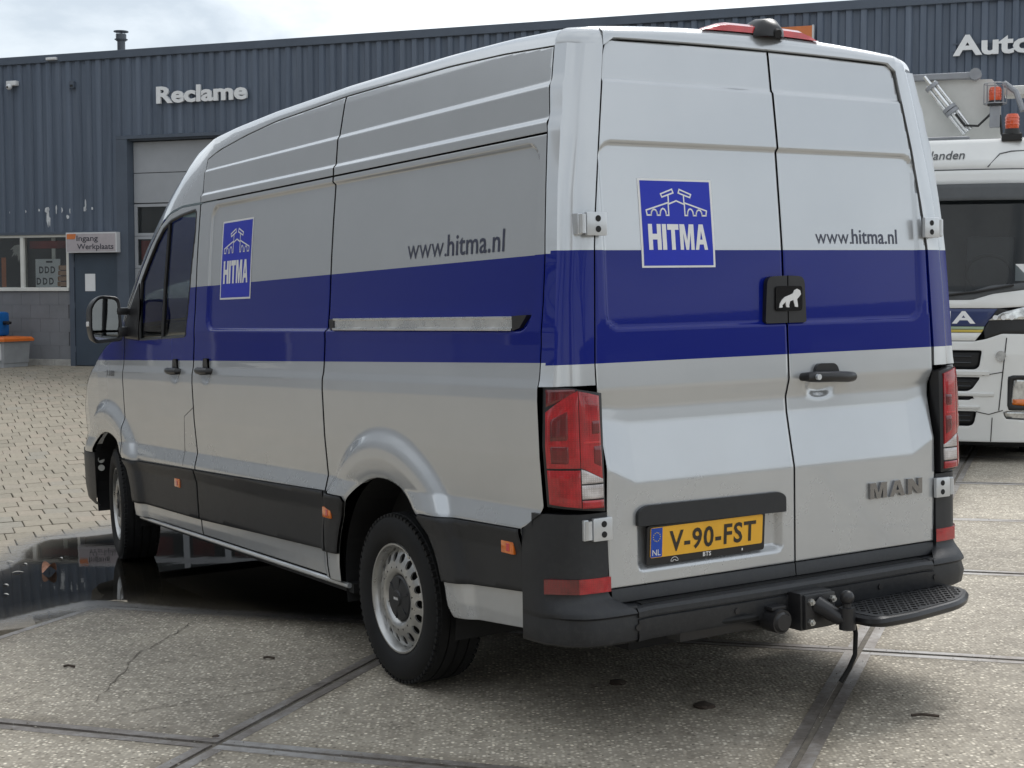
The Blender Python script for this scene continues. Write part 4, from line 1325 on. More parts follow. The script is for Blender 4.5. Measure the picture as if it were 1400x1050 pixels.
def hitma_sign(place, w, h, parent, name):
    """square blue sign with white edge; place(v, off) -> 3D points"""
    v, f = rect_grid(w, h, 10, 10)
    o = mesh_obj(name, place(v, .0012), f, 'vinyl_white', parent, smooth=True)
    v, f = rect_grid(w*.945, h*.955, 10, 10); v[:, 0] += w*.0275; v[:, 1] += h*.0225
    mesh_obj('sign_field', place(v, .0020), f, 'logo_blue', o, smooth=True)
    # covered-bridge emblem drawn in outline: two gable roofs on posts, low wings with arches
    L = []
    W = lambda x, y: (w*(.5+x), h*y)
    t = w*.016
    for sg in (1, -1):
        L.append(([W(sg*.035, .845), W(sg*.19, .795), W(sg*.205, .83), W(sg*.05, .885), W(sg*.035, .845)], False))
        L.append(([W(sg*.105, .81), W(sg*.105, .735)], False))
        L.append(([W(0, .755), W(sg*.11, .715), W(sg*.11, .59), W(sg*.145, .59)]+[W(sg*(.185-.04*math.cos(a)), .60+.065*math.sin(a)) for a in np.linspace(0, PI, 7)]+[W(sg*.225, .59), W(sg*.265, .59)]+[W(sg*(.305-.04*math.cos(a)), .60+.055*math.sin(a)) for a in np.linspace(0, PI, 7)]+[W(sg*.345, .59), W(sg*.40, .59), W(sg*.41, .645), W(sg*.105, .735)], False))
    V, F = [], []
    for pts, cl in L:
        a, b = strip_poly(pts, t, cl); k = len(V); V += list(a); F += [tuple(i+k for i in q) for q in b]
    mesh_obj('sign_emblem', place(np.array(V), .0028), F, 'vinyl_white', o)
    v, f, wd = block_text('HITMA', h*.29, {'H': .19, 'I': .062, 'T': .17, 'M': .215, 'A': .19}, .017)
    v[:, 0] *= (w*.80)/wd; v[:, 0] += w*.10; v[:, 1] += h*.20
    mesh_obj('sign_lettering', place(v, .0030), f, 'vinyl_white', o)
    return o
sgn = hitma_sign(lambda v, o: on_side(v, 1.940, 1.607, o), .414, .402, van, 'company_sign')
sgn['label'] = 'blue company sign on the sliding door'
sgn = hitma_sign(lambda v, o: on_rear(v, .606, 1.662, o), .330, .314, rd_l, 'company_sign')

def web_line(place, total, h, parent):
    v1, f1, w1 = text_geo('www.', h, bold=-.010, spacing=1.0)
    v2, f2, w2 = text_geo('hitma.nl', h, bold=.009, spacing=1.03)
    gap = .06*h
    k = total/(w1+gap+w2)
    v1[:, 0] *= k; v2[:, 0] = v2[:, 0]*k+(w1+gap)*k
    mesh_obj('web_lettering', place(v1, .0016), f1, 'vinyl_dark', parent)
    mesh_obj('web_lettering', place(v2, .0016), f2, 'vinyl_dark', parent)
web_line(lambda v, o: on_side(v, -.115, 1.735, o), .735, .086, van)
web_line(lambda v, o: on_rear(v, -.222, 1.748, o), .44, .060, rd_r)

# chrome letters
v, f, wd = block_text('MAN', .062, {'M': .095, 'A': .088, 'N': .085}, .017, .010)
v[:, 0] *= .292/wd; v[:, 1] += 0
P3 = on_rear(v, -.434, .757, .001); P3[:, 0] -= v[:, 2]
mesh_obj('maker_letters', P3, f, 'chrome', rd_r)

# badge with lion between the doors
for ya, yb, p in ((.060, -.047, rd_l), (-.053, -.138, rd_r)):
    s_ = 1 if ya > 0 else -1
    x0 = float(XR(.3, 1.54))
    pl = [(ya, 1.452), (ya*(.86 if s_ > 0 else 1), 1.575), (ya*(.70 if s_ > 0 else 1), 1.622), (yb*(1 if s_ > 0 else .86), 1.626), (yb, 1.60 if s_ < 0 else 1.626), (yb, 1.452)]
    if s_ > 0: pl = rounded([(.062, 1.452), (.050, 1.625), (-.047, 1.628), (-.047, 1.452)], [.012, .03, 0, 0], 5)
    else: pl = rounded([(-.053, 1.452), (-.053, 1.628), (-.134, 1.625), (-.142, 1.452)], [0, 0, .03, .012], 5)
    MB().prism(pl, 0, .020, lambda a, b, h: (x0-.002-h, a, b)).build('badge_housing', 'satin_black', p, smooth=True)
bd = MB().prism(rounded([(.016, 1.496), (.014, 1.590), (-.118, 1.588), (-.116, 1.496)], .015, 5), .014, .026, lambda a, b, h: (float(XR(.3, 1.54))-.002-h, a, b)).build('badge_plate', 'gloss_black', rd_r, smooth=True)
lion = [(.014-.13*u, 1.498+.09*w) for u, w in ((.10, .12), (.22, .13), (.21, .22), (.34, .36), (.37, .14), (.48, .13), (.47, .22), (.51, .38), (.64, .43), (.70, .15), (.81, .13), (.81, .22), (.78, .46), (.86, .56), (.93, .66), (.90, .82), (.79, .89), (.68, .83), (.63, .70), (.48, .63), (.32, .56), (.20, .44), (.12, .28))]
MB().prism(lion, .026, .029, lambda a, b, h: (float(XR(.3, 1.54))-.002-h, a, b)).build('lion_emblem', 'vinyl_white', rd_r)

# pull handle on the right door
x0 = float(XR(-.45, 1.25))
h = MB()
h.tube([(x0+.01, -.112, 1.247), (x0-.034, -.122, 1.247), (x0-.042, -.16, 1.246), (x0-.044, -.24, 1.244), (x0-.042, -.31, 1.240), (x0-.034, -.342, 1.239), (x0+.01, -.352, 1.239)], [.014, .019, .021, .021, .021, .019, .014], 12)
ho = h.build('pull_handle', 'satin_black', rd_r, smooth=True)
MB().prism(rounded([(-.165, 1.245), (-.180, 1.295), (-.282, 1.293), (-.300, 1.243)], [.01, .03, .03, .01], 6), -.006, .016, lambda a, b, hh: (x0-hh, a, b)).build('handle_cover', 'satin_black', ho, smooth=True)
MB().cyl((x0-.055, -.142, 1.247), (x0-.067, -.142, 1.247), .011, n=14).build('key_lock', 'hinge_metal', ho)

# number plate
px = float(XR(.35, .70))
MB().prism(rounded([(.690, .764), (.690, .815), (.655, .834), (.035, .828), (.004, .812), (.004, .752)], [.006, .02, .03, .03, .02, .006], 5), -.04, .010, lambda a, b, hh: (-1.252-hh, a, b)).build('plate_lamp_bar', 'black_plastic', rd_l, smooth=True)
PT = Matrix.Translation((px-.022, .372, .697)) @ Matrix.Rotation(math.radians(-4), 4, 'Y')
def pp(u, v, d): return tuple(PT @ Vector((-d, -u, v)))
fr_ = MB(); fr_.prism(rounded([(-.272, -.078), (.272, -.078), (.272, .062), (-.272, .062)], .010, 4), 0, .012, pp)
fo = fr_.build('plate_frame', 'satin_black', rd_l)
pl_ = MB().prism(rounded([(-.259, -.052), (.259, -.052), (.259, .056), (-.259, .056)], .008, 4), .010, .0145, pp).build('number_plate', 'plate_yellow', rd_l)
def flat(name, v, f, u0, w0, d, m, p): return mesh_obj(name, [pp(q[0]+u0, q[1]+w0, d) for q in v], f, m, p)
v, f = rect_grid(.050, .104, 1, 1); flat('plate_band', v, f, -.257, -.050, .0150, 'plate_blue', pl_)
v, f, wd = text_geo('NL', .022, bold=.005, align='CENTER'); flat('country_letters', v, f, -.232, -.044, .0156, 'vinyl_white', pl_)
V, F = [], []
for i in range(12):
    a = 2*PI*i/12
    cx_, cy_ = .0155*math.cos(a), .0155*math.sin(a)
    pts = [(cx_+r_*math.cos(b), cy_+r_*math.sin(b), 0) for b, r_ in ((PI/2+j*PI/5, .0030 if j % 2 == 0 else .0013) for j in range(10))]
    k = len(V); V += [(cx_, cy_, 0)]+pts; F += [(k, k+1+j, k+1+(j+1) % 10) for j in range(10)]
flat('star_ring', np.array(V), F, -.232, .022, .0156, 'star_yellow', pl_)
v, f, wd = text_geo('V-90-FST', .078, bold=.022, spacing=1.12)
v[:, 0] *= .402/wd; flat('plate_letters', v, f, -.176, -.037, .0158, 'plate_ink', pl_)
v, f, wd = text_geo('BTS', .017, bold=.03, spacing=1.15, align='CENTER'); flat('frame_letters', v, f, .0, -.0715, .0125, 'vinyl_white', fo)
v, f = strip_poly([(-.016, 0), (-.016, .005), (-.010, .012), (0, .015), (.010, .012), (.016, .005), (.016, 0), (.006, .0), (.006, .004), (-.006, .004), (-.006, 0), (-.016, 0)], .002); flat('frame_mark', v, f, -.148, -.073, .0125, 'vinyl_white', fo)
v, f = rect_grid(.006, .009, 1, 1); flat('frame_mark', v, f, .163, -.070, .0125, 'vinyl_white', fo)

# small model lettering on the front wing
v, f, wd = text_geo('3.180', .036, bold=.02)
v[:, 0] *= .16/wd
mesh_obj('model_lettering', on_side(v, 3.80, 1.165, .003), f, 'chrome', van)

# tow bar
tow = MB()
tow.box(-1.28, -1.20, .53, -.02, .338, .395, .004)
tow.box(-1.26, -1.16, .05, -.6, .345, .40, .004)
to = tow.build('tow_bar', 'satin_black', van, smooth=True)
MB().box(-1.385, -1.30, .055, -.10, .33, .468, .006).build('tow_bracket', 'satin_black', to, smooth=True)
MB().box(-1.40, -1.36, .045, -.105, .335, .462, .008).build('flange_plate', 'satin_black', to, smooth=True)
for y, z in ((.022, .437), (-.085, .437), (.022, .362)):
    b_ = MB().cyl((-1.395, y, z), (-1.412, y, z), .013, n=6); b_.cyl((-1.405, y, z), (-1.42, y, z), .007, n=10); b_.build('flange_bolt', 'bolt_zinc', to)
bl = MB()
bl.tube([(-1.39, -.02, .42), (-1.42, -.035, .405), (-1.46, -.065, .375), (-1.475, -.08, .37), (-1.478, -.085, .40), (-1.478, -.085, .43)], [.035, .03, .026, .024, .018, .016], 12)
bl.cyl((-1.478, -.085, .335), (-1.478, -.085, .415), .030, .028, 16)
bmx = bmesh.new(); bmesh.ops.create_uvsphere(bmx, u_segments=20, v_segments=12, radius=.027)
bl.bm(bmx, Matrix.Translation((-1.478, -.085, .452)))
bl.build('tow_ball', 'satin_black', to, smooth=True)
so = MB().cyl((-1.30, .135, .378), (-1.375, .135, .374), .046, .044, 20)
so.cyl((-1.375, .135, .374), (-1.385, .135, .374), .038, .030, 20); so.box(-1.36, -1.30, .10, .17, .415, .428, .003)
so.build('trailer_socket', 'satin_black', to, smooth=True)
MB().tube([(-1.31, .20, .392), (-1.33, .26, .398), (-1.30, .40, .395)], .011).build('socket_cable', 'rubber', to, smooth=True)
MB().tube([(-1.42, -.17, .36), (-1.43, -.175, .30), (-1.43, -.17, .22), (-1.42, -.15, .17), (-1.405, -.12, .12)], .009).build('trailing_strap', 'rubber', to, smooth=True)
# side step plate
st = rounded([(-1.34, -.20), (-1.27, -.66), (-1.285, -.80), (-1.40, -.80), (-1.52, -.64), (-1.575, -.30), (-1.565, -.15), (-1.45, -.14)], [.02, .03, .03, .07, .12, .10, .05, .03], 6)
sp_ = MB().prism(st, .330, .366, lambda a, b, h: (a, b, h+.02)).build('foot_step', 'black_plastic', van, smooth=True)
MB().tube([(a, b, .365) for a, b in st+st[:1]], .020, 8).build('step_rim', 'satin_black', sp_, smooth=True)
c_ = np.mean(np.array(st), axis=0)
tread = MB()
for i in range(26):
    for j in range(10):
        a = -1.28-.03*j; b = -.16-.025*i
        if inside_loop(np.array([[c_[0]+(a-c_[0])*1.10, c_[1]+(b-c_[1])*1.06]]), st)[0]:
            tread.box(a-.009, a+.009, b-.003, b+.003, .384, .3895, 0, M=Matrix.Translation((a, b, 0)) @ Matrix.Rotation((.7 if (i+j) % 2 else -.7), 4, 'Z') @ Matrix.Translation((-a, -b, 0)))
tread.build('step_tread_pattern', 'rubber', sp_)
MB().box(-1.40, -1.2, -.30, -.36, .335, .362).build('step_bracket', 'satin_black', sp_)
MB().box(-1.40, -1.2, -.60, -.66, .335, .362).build('step_bracket', 'satin_black', sp_)
for zc in (.60, .548):
    MB().cyl((4.205, .955, zc), (4.188, .958, zc), .020, n=14).build('pale_bumper_disc', 'camera_pale', van, smooth=True)  # small pale discs facing back at the bumper's rear edge
# ------------------------------------------------------------------ the yard
VO = MV @ Vector((0, 0, 0)); VN = (MV.to_3x3() @ Vector((0, 0, 1))).normalized()
F0 = np.array((-8.1, 27.0, .29)); FA_ = np.array((.9397, -.342)); FN = np.array((-.342, -.9397))
def zg(x, y):
    x = np.asarray(x, float); y = np.asarray(y, float)
    zv = VO.z-(VN.x*(x-VO.x)+VN.y*(y-VO.y))/VN.z
    zv = np.clip(zv, -.5, .5)
    s = (x-F0[0])*FN[0]+(y-F0[1])*FN[1]; t = (x-F0[0])*FA_[0]+(y-F0[1])*FA_[1]
    zb = np.interp(t, [-4, 1, 4, 10], [.29, .29, .25, .06])
    k = sstep(13.0, 1.5, s)
    return zv*(1-k)+zb*k
MVi = MV.inverted()
def v2w(x, y, z=0.0):
    """van ground plan -> world, standing on the yard"""
    p = MV @ Vector((x, y, 0))
    return Vector((p.x, p.y, float(zg(p.x, p.y))+z))

gx = np.unique(np.r_[np.linspace(-400, -40, 10), np.linspace(-40, 40, 81), np.linspace(40, 400, 10)])
gy = np.unique(np.r_[np.linspace(-400, -30, 10), np.linspace(-30, 60, 91), np.linspace(60, 400, 10)])
X, Y = np.meshgrid(gx, gy, indexing='ij')
Z = zg(X, Y)-.030
nv = np.stack([X, Y, Z], -1).reshape(-1, 3)
idx = np.arange(len(nv)).reshape(X.shape)
nf = np.stack([idx[:-1, :-1], idx[1:, :-1], idx[1:, 1:], idx[:-1, 1:]], -1).reshape(-1, 4)
ground = mesh_obj('ground', nv, nf, 'yard_ground', None, smooth=True)
tag(ground, kind='structure')

# concrete slabs, two metres square with steel angle edges
TH = math.radians(37.4); E1 = np.array((math.cos(TH), math.sin(TH))); E2 = np.array((-math.sin(TH), math.cos(TH))); G0 = np.array((-.36, 1.91))
def slab_pt(a, b): p = G0+E1*a+E2*b; return p
slab_root = empty('slab_paving'); tag(slab_root, kind='structure')
for i in range(-5, 1):
    for j in range(-7, 4):
        c = slab_pt(2*i+1, 2*j+1)
        pw = MV @ Vector((c[0], c[1], 0))
        if pw.y < -1.5: continue
        g = .0125; ew = .045
        dz = rnd.uniform(-.004, .003); n = 8
        a0, a1, b0, b1 = 2*i+g, 2*i+2-g, 2*j+g, 2*j+2-g
        org = v2w(*slab_pt(2*i+1, 2*j+1))
        def W(a, b, z): return v2w(*slab_pt(a, b), z+dz)-org
        mb = MB()
        aa = np.linspace(a0+ew, a1-ew, n+1); bb = np.linspace(b0+ew, b1-ew, n+1)
        mb.loft([[W(a, b, 0) for b in bb] for a in aa])
        rim = [(a, b0+ew) for a in aa]+[(a1-ew, b) for b in bb[1:]]+[(a, b1-ew) for a in aa[-2::-1]]+[(a0+ew, b) for b in bb[-2:0:-1]]
        m_ = len(rim)
        mb.add([W(a, b, 0) for a, b in rim]+[W(a, b, -.10) for a, b in rim], [(q, (q+1) % m_, m_+(q+1) % m_, m_+q) for q in range(m_)])
        so = mb.build('slab', 'aggregate_concrete', slab_root)
        so.location = org
        for (p0, p1, q0, q1) in ((a0, a1, b0, b0+ew), (a0, a1, b1-ew, b1), (a0, a0+ew, b0+ew, b1-ew), (a1-ew, a1, b0+ew, b1-ew)):
            e = MB(); k = 6
            long_a = (p1-p0) > (q1-q0)
            pr = np.linspace(p0, p1, k+1) if long_a else (p0, p1); qr = (q0, q1) if long_a else np.linspace(q0, q1, k+1)
            top = [[W(a, b, .0015+rnd.uniform(-.0012, .0012)) for b in qr] for a in pr]
            e.loft(top)
            e.loft([[W(a, b, .0015) for a, b in ring_] for ring_ in ([(p0, q0), (p1, q0)], )]) if False else None
            bt = [(p0, q0), (p1, q0), (p1, q1), (p0, q1)]
            e.add([W(a, b, .001) for a, b in bt]+[W(a, b, -.09) for a, b in bt], [(q, (q+1) % 4, 4+(q+1) % 4, 4+q) for q in range(4)])
            e.build('steel_edge', 'steel_edge', so)
# dark bed under the slabs so the joints read
bed = [slab_pt(a, b) for a, b in ((-10.2, -14.2), (2.0, -14.2), (2.0, 8.2), (-10.2, 8.2))]
V_, F_ = [], []
na = 24
for a in np.linspace(-10.2, 2.0, na+1):
    for b in np.linspace(-14.2, 8.2, na+1):
        p = v2w(*slab_pt(a, b), -.006); V_.append(p)
F_ = [(i*(na+1)+j, (i+1)*(na+1)+j, (i+1)*(na+1)+j+1, i*(na+1)+j+1) for i in range(na) for j in range(na)]
tag(mesh_obj('slab_bed', V_, F_, 'joint_sand', None, smooth=True), kind='structure')

# concrete pavers in staggered rows beyond the slabs
UA = math.radians(80); U1 = np.array((math.cos(UA), math.sin(UA))); U2 = np.array((-math.sin(UA), math.cos(UA)))   # along a row, across rows
PL, PW = .197, .31
def paver_mesh(k):
    bm = bmesh.new(); bmesh.ops.create_cube(bm, size=1)
    for p in bm.verts: p.co = Vector((p.co.x*(PL-.0075), p.co.y*(PW-.004), p.co.z*.06-.03))
    bmesh.ops.bevel(bm, geom=[e for e in bm.edges if all(v.co.z > -.01 for v in e.verts)], offset=.003, segments=1, affect='EDGES')
    me = bpy.data.meshes.new('paver'); bm.to_mesh(me); bm.free(); me.materials.append(MATS['paver']); return me
pm = [paver_mesh(0)]
ci = CAMW.inverted()
cands = []
for r in range(-14, 92):
    for c in range(-60, 60):
        p = np.array((2.2, 1.6))+U1*(c+(.5 if r % 2 else 0)+.13*math.sin(r*2.3))*PL-U2*r*PW
        d = p-G0
        e1 = d@E1
        if e1 < 2.13 and d@E2 < 8.0 and d@E2 > -15: continue
        if not (1.2 < p[0] < 32 and -4.5-(max(0, p[0]-17)*.25) < p[1] < 6.5-(max(0, p[0]-15)*.42)): continue
        w = v2w(p[0], p[1])
        q = ci @ w
        px, py = 700+2007.73*q.x/-q.z, 525-2007.73*q.y/-q.z
        vis = -25 < px < 330 and py < 860 and (px < 150 or py > 690)
        cands.append((0 if vis else 1, -q.z, p, w))
cands.sort(key=lambda t: (t[0], t[1]))
pav_root = empty('paver_field'); tag(pav_root, kind='structure')
vang = math.atan2((MV.to_3x3() @ Vector((U1[0], U1[1], 0))).y, (MV.to_3x3() @ Vector((U1[0], U1[1], 0))).x)
def paver_matrix(p, w):
    e = .12
    a = v2w(*(p+U1*e))-v2w(*(p-U1*e)); b = v2w(*(p+U2*e))-v2w(*(p-U2*e))
    a.normalize(); nn = a.cross(b).normalized()
    nn = (nn+Vector((rnd.uniform(-.010, .010), rnd.uniform(-.010, .010), 0))).normalized()
    b = nn.cross(a).normalized(); a = b.cross(nn)
    j = rnd.uniform(-.003, .002)
    return Matrix(((a.x, b.x, nn.x, w.x+rnd.uniform(-.0015, .0015)), (a.y, b.y, nn.y, w.y+rnd.uniform(-.0015, .0015)), (a.z, b.z, nn.z, w.z+j), (0, 0, 0, 1)))
rest = MB()
tmpl = pm[0]
tv = [v.co.copy() for v in tmpl.vertices]; tf = [tuple(f.vertices) for f in tmpl.polygons]
RV, RF = [], []
tva = np.array([tuple(v) for v in tv]+[]); nt_ = len(tv)
for k, (vis, dist, p, w) in enumerate(cands):
    M = paver_matrix(p, w)
    if k < 300 and vis == 0:
        o = bpy.data.objects.new('paver', tmpl); link(o, pav_root); o.matrix_world = M
    else:
        R3 = np.array(M.to_3x3()); T3 = np.array(M.translation)
        RF += [tuple(i+len(RV)*1 for i in f) for f in tf] if False else [tuple(i+nt_*(len(RV)) for i in f) for f in tf]
        RV.append(tva@R3.T+T3)
if RV:
    o = mesh_obj('more_pavers', np.concatenate(RV), RF, 'paver', pav_root); tag(o, kind='stuff')

# puddle and the damp rim round it
def blob(pts, amp, seed, n=140):
    P = np.array(pts+pts[:1], float); d = np.r_[0, np.cumsum(np.hypot(*np.diff(P, axis=0).T))]
    u = np.linspace(0, d[-1], n, endpoint=False)
    Q = np.stack([np.interp(u, d, P[:, 0]), np.interp(u, d, P[:, 1])], 1)
    r = np.random.default_rng(seed)
    o = np.zeros((n, 2))
    for f in (3, 5, 9, 15, 24):
        ph = r.uniform(0, 2*PI, 2); o += amp/f**.75*np.stack([np.sin(2*PI*f*u/d[-1]+ph[0]), np.cos(2*PI*f*u/d[-1]+ph[1])], 1)
    return [tuple(q) for q in Q+o]
PUD = [(2.10, 2.42), (2.31, 2.06), (2.47, 1.72), (2.55, 1.50), (2.20, 1.33), (1.87, 1.11), (1.55, .80), (1.25, .48), (.95, -.1), (1.2, -.7), (2.4, -1.25), (3.9, -1.35), (4.9, -.8), (5.12, .2), (4.88, .76), (4.93, 1.16), (4.55, 1.42), (4.2, 1.52), (3.9, 1.70), (3.6, 2.05), (3.4, 2.5), (2.9, 2.9), (2.3, 2.8)]
def sheet(name, loop, z, m, step=.06, holes=()):
    Q, F = trimmed_grid(loop, list(holes), step)
    o = mesh_obj(name, [v2w(q[0], q[1], z) for q in Q], F, m, None, smooth=True)
    at = o.data.attributes.new('depth', 'FLOAT', 'POINT'); at.data.foreach_set('value', loop_project(Q, loop)[0].astype(np.float32))
    return o
pud = blob(PUD, .022, 3)
o = sheet('puddle', pud, .0055, 'puddle_water'); tag(o, kind='structure')
cen = np.mean(np.array(pud), axis=0)
DAMP = [(1.95, 2.6), (2.05, 2.0), (2.12, 1.62), (1.75, 1.42), (1.45, 1.25), (1.10, .95), (.80, .55), (.6, -.2), (1.0, -1.0), (2.3, -1.6), (4.0, -1.7), (5.4, -1.0), (5.7, .2), (5.42, .85), (5.25, 1.20), (4.8, 1.55), (4.3, 1.78), (4.0, 2.0), (3.7, 2.4), (3.4, 3.0), (2.6, 3.2)]
o = sheet('damp_rim', blob(DAMP, .06, 5), .0042, 'damp_film', .06); tag(o, 'glistening damp stones around the dark puddle', 'damp patch', kind='stuff')

# cracks in the near slab: thin dark grooves laid as open fissures
def crack(px_pts, w, name='crack'):
    mb = MB(); r = random.Random(len(px_pts))
    P = []
    for (xa, ya), (xb, yb) in zip(px_pts[:-1], px_pts[1:]):
        for t in np.linspace(0, 1, 9)[:-1]:
            P.append((xa+(xb-xa)*t+r.uniform(-.012, .012), ya+(yb-ya)*t+r.uniform(-.012, .012)))
    P.append(px_pts[-1])
    L_, R_ = [], []
    for i, p in enumerate(P):
        a = np.array(P[max(0, i-1)]); b = np.array(P[min(len(P)-1, i+1)]); d = b-a; d /= np.hypot(*d)
        ww = w*r.uniform(.25, 1.0)*(.35 if i in (0, len(P)-1) else 1)
        L_.append(v2w(p[0]-d[1]*ww, p[1]+d[0]*ww, .0035)); R_.append(v2w(p[0]+d[1]*ww, p[1]-d[0]*ww, .0035))
    mb.loft([L_, R_])
    o = mb.build(name, 'joint_sand', slab_root)
    return o
crack([(1.84, 1.14), (1.50, 1.42), (1.18, 1.70), (.80, 1.92), (.48, 2.10)], .0036)
crack([(.23, 2.12), (.245, 1.79), (.21, 1.42), (.16, 1.1)], .004)

# loose grit lying on the slabs and thickest along the joints
gr = np.random.default_rng(11); GV, GF = [], []
oct_ = np.array([(1, 0, 0), (-1, 0, 0), (0, 1, 0), (0, -1, 0), (0, 0, .7), (0, 0, -.4)], float)
of_ = [(0, 2, 4), (2, 1, 4), (1, 3, 4), (3, 0, 4), (2, 0, 5), (1, 2, 5), (3, 1, 5), (0, 3, 5)]
for q in range(2600):
    a, b = gr.uniform(-5.5, 2.0), gr.uniform(-9, 4)
    if q % 4:
        if gr.random() < .5: a = 2*round(a/2)+gr.normal(0, .035)
        else: b = 2*round(b/2)+gr.normal(0, .035)
    if a > 2.0: continue
    r_ = gr.uniform(.0018, .0050)*(1.5 if gr.random() < .06 else 1)
    p = v2w(*slab_pt(a, b), .002+r_*.25)
    Rz = gr.uniform(0, 6.28); c_, s_ = math.cos(Rz), math.sin(Rz)
    sc = oct_*r_*np.array([gr.uniform(.7, 1.4), gr.uniform(.6, 1), 1]); V3 = sc@np.array([[c_, -s_, 0], [s_, c_, 0], [0, 0, 1]])
    GF += [tuple(i+6*len(GV) for i in f) for f in of_]; GV.append(V3+np.array(p))
tag(mesh_obj('loose_grit', np.concatenate(GV), GF, 'grit', None), 'loose grit scattered over the concrete slabs and their joints', 'grit', kind='stuff')
# ------------------------------------------------------------------ the workshop building; frame: x along the facade, y into it, z up
MBD = Matrix(((FA_[0], -FN[0], 0, F0[0]), (FA_[1], -FN[1], 0, F0[1]), (0, 0, 1, F0[2]), (0, 0, 0, 1)))
bld = empty('workshop_building', MBD)
tag(bld, 'long slate blue workshop hall clad in ribbed metal sheet, behind the van', 'building')
def B(name, m, parent=bld, **k):
    return lambda mb: mb.build(name, m, parent, **k)
HR = 5.67; HT = 5.53; HC = 2.46
GD = (1.29, 4.75); GH = 4.06
# cladding backing sheets
MB().box(-12, 1.06, 0.0, .18, HC, HT).build('wall_cladding', 'slate_cladding', bld)
MB().box(1.06, 4.98, 0.0, .18, 4.14, HT).build('wall_cladding', 'slate_cladding', bld)
MB().box(4.98, 24, 0.0, .18, HC, HT).build('wall_cladding', 'slate_cladding', bld)
MB().box(4.98, 24, 0.02, .18, 0, HC).build('lower_wall', 'grey_wall', bld)
MB().box(-12, -3.2, .02, .18, 0, HC-.002).build('lower_wall', 'grey_wall', bld)
MB().box(-3.2, -.001, .02, .18, 0, 1.37).build('lower_wall', 'grey_wall', bld)
MB().box(-12, 24, .19, 16, 0, 5.5).build('hall_body', 'room_dark', bld)
MB().box(-12.02, 24.02, -.07, .12, HT, HR, .01).build('roof_trim', 'slate_trim', bld)
MB().box(-12, 24, .12, 16, HT-.04, HR-.03).build('roof', 'slate_trim', bld)
MB().box(-3.2, 1.06, -.05, .02, HC-.055, HC, .005).build('drip_flashing', 'slate_trim', bld)
MB().box(1.06, 4.98, -.05, .02, 4.085, 4.145, .005).build('drip_flashing', 'slate_trim', bld)
# the ribs, one by one
def rib_mesh(h):
    v, f = [], []
    pr = [(-.062, 0), (-.040, -.038), (.040, -.038), (.062, 0)]
    for z in (0, h):
        v += [(x, y-.001, z) for x, y in pr]
    f = [(0, 1, 5, 4), (1, 2, 6, 5), (2, 3, 7, 6), (4, 5, 6, 7), (3, 2, 1, 0)]
    me = bpy.data.meshes.new('cladding_rib'); me.from_pydata(v, [], f); me.materials.append(MATS['slate_cladding']); me.update(); return me
rib_full = rib_mesh(HT-HC); rib_short = rib_mesh(HT-4.15)
far = MB()
k = 0
for i in range(-50, 112):
    x = .04+.2145*i
    if x < -11.9 or x > 23.9: continue
    if 1.00 < x < 1.08: continue
    short = 1.06 < x < 4.98
    if -2.2 < x < 19:
        o = bpy.data.objects.new('cladding_rib', rib_short if short else rib_full); link(o, bld); o.location = (x+rnd.uniform(-.004, .004), rnd.uniform(-.002, .0), 4.15 if short else HC); o.rotation_euler = (0, rnd.uniform(-.0012, .0012), 0)
    else:
        far.box(x-.05, x+.05, -.036, -.001, HC, HT)
far.build('more_ribs', 'slate_cladding', bld)['kind'] = 'stuff'
# scuffs low on the sheet where the paint has come off
for x, z, w, h in ((-1.28, 2.83, .02, .03), (-.96, 2.84, .022, .03), (-.63, 2.86, .02, .03), (-.44, 2.72, .035, .20), (-.455, 2.86, .05, .07), (-.40, 2.64, .02, .1), (-.28, 2.88, .02, .10), (-.14, 2.84, .035, .07), (.0, 2.72, .04, .05), (.045, 2.83, .012, .06), (.33, 2.86, .05, .05), (.36, 2.93, .018, .12), (.53, 2.87, .02, .03)):
    pts = []
    for t in range(9):
        a = 2*PI*t/9; q = rnd.uniform(.55, 1.1); pts.append((x+w*math.cos(a)*q, z+h*math.sin(a)*q))
    ribc = .04+.2145*round((x-.04)/.2145)
    yy = -.0395 if abs(x-ribc) < .05 else (-.0015 if abs(x-ribc) > .07 else -.041)
    MB().prism(pts, yy-.001, yy+.0005, lambda a, b, h: (a, h, b)).build('paint_scuff', 'bare_metal_scuff', bld)
# dark portal round the goods door
MB().box(1.06, GD[0], -.045, .30, 0, 4.085).build('portal_post', 'slate_trim', bld)
MB().box(GD[1], 4.98, -.045, .30, 0, 4.085).build('portal_post', 'slate_trim', bld)
MB().box(GD[0], GD[1], .02, .30, GH, 4.085).build('portal_head', 'slate_trim', bld)
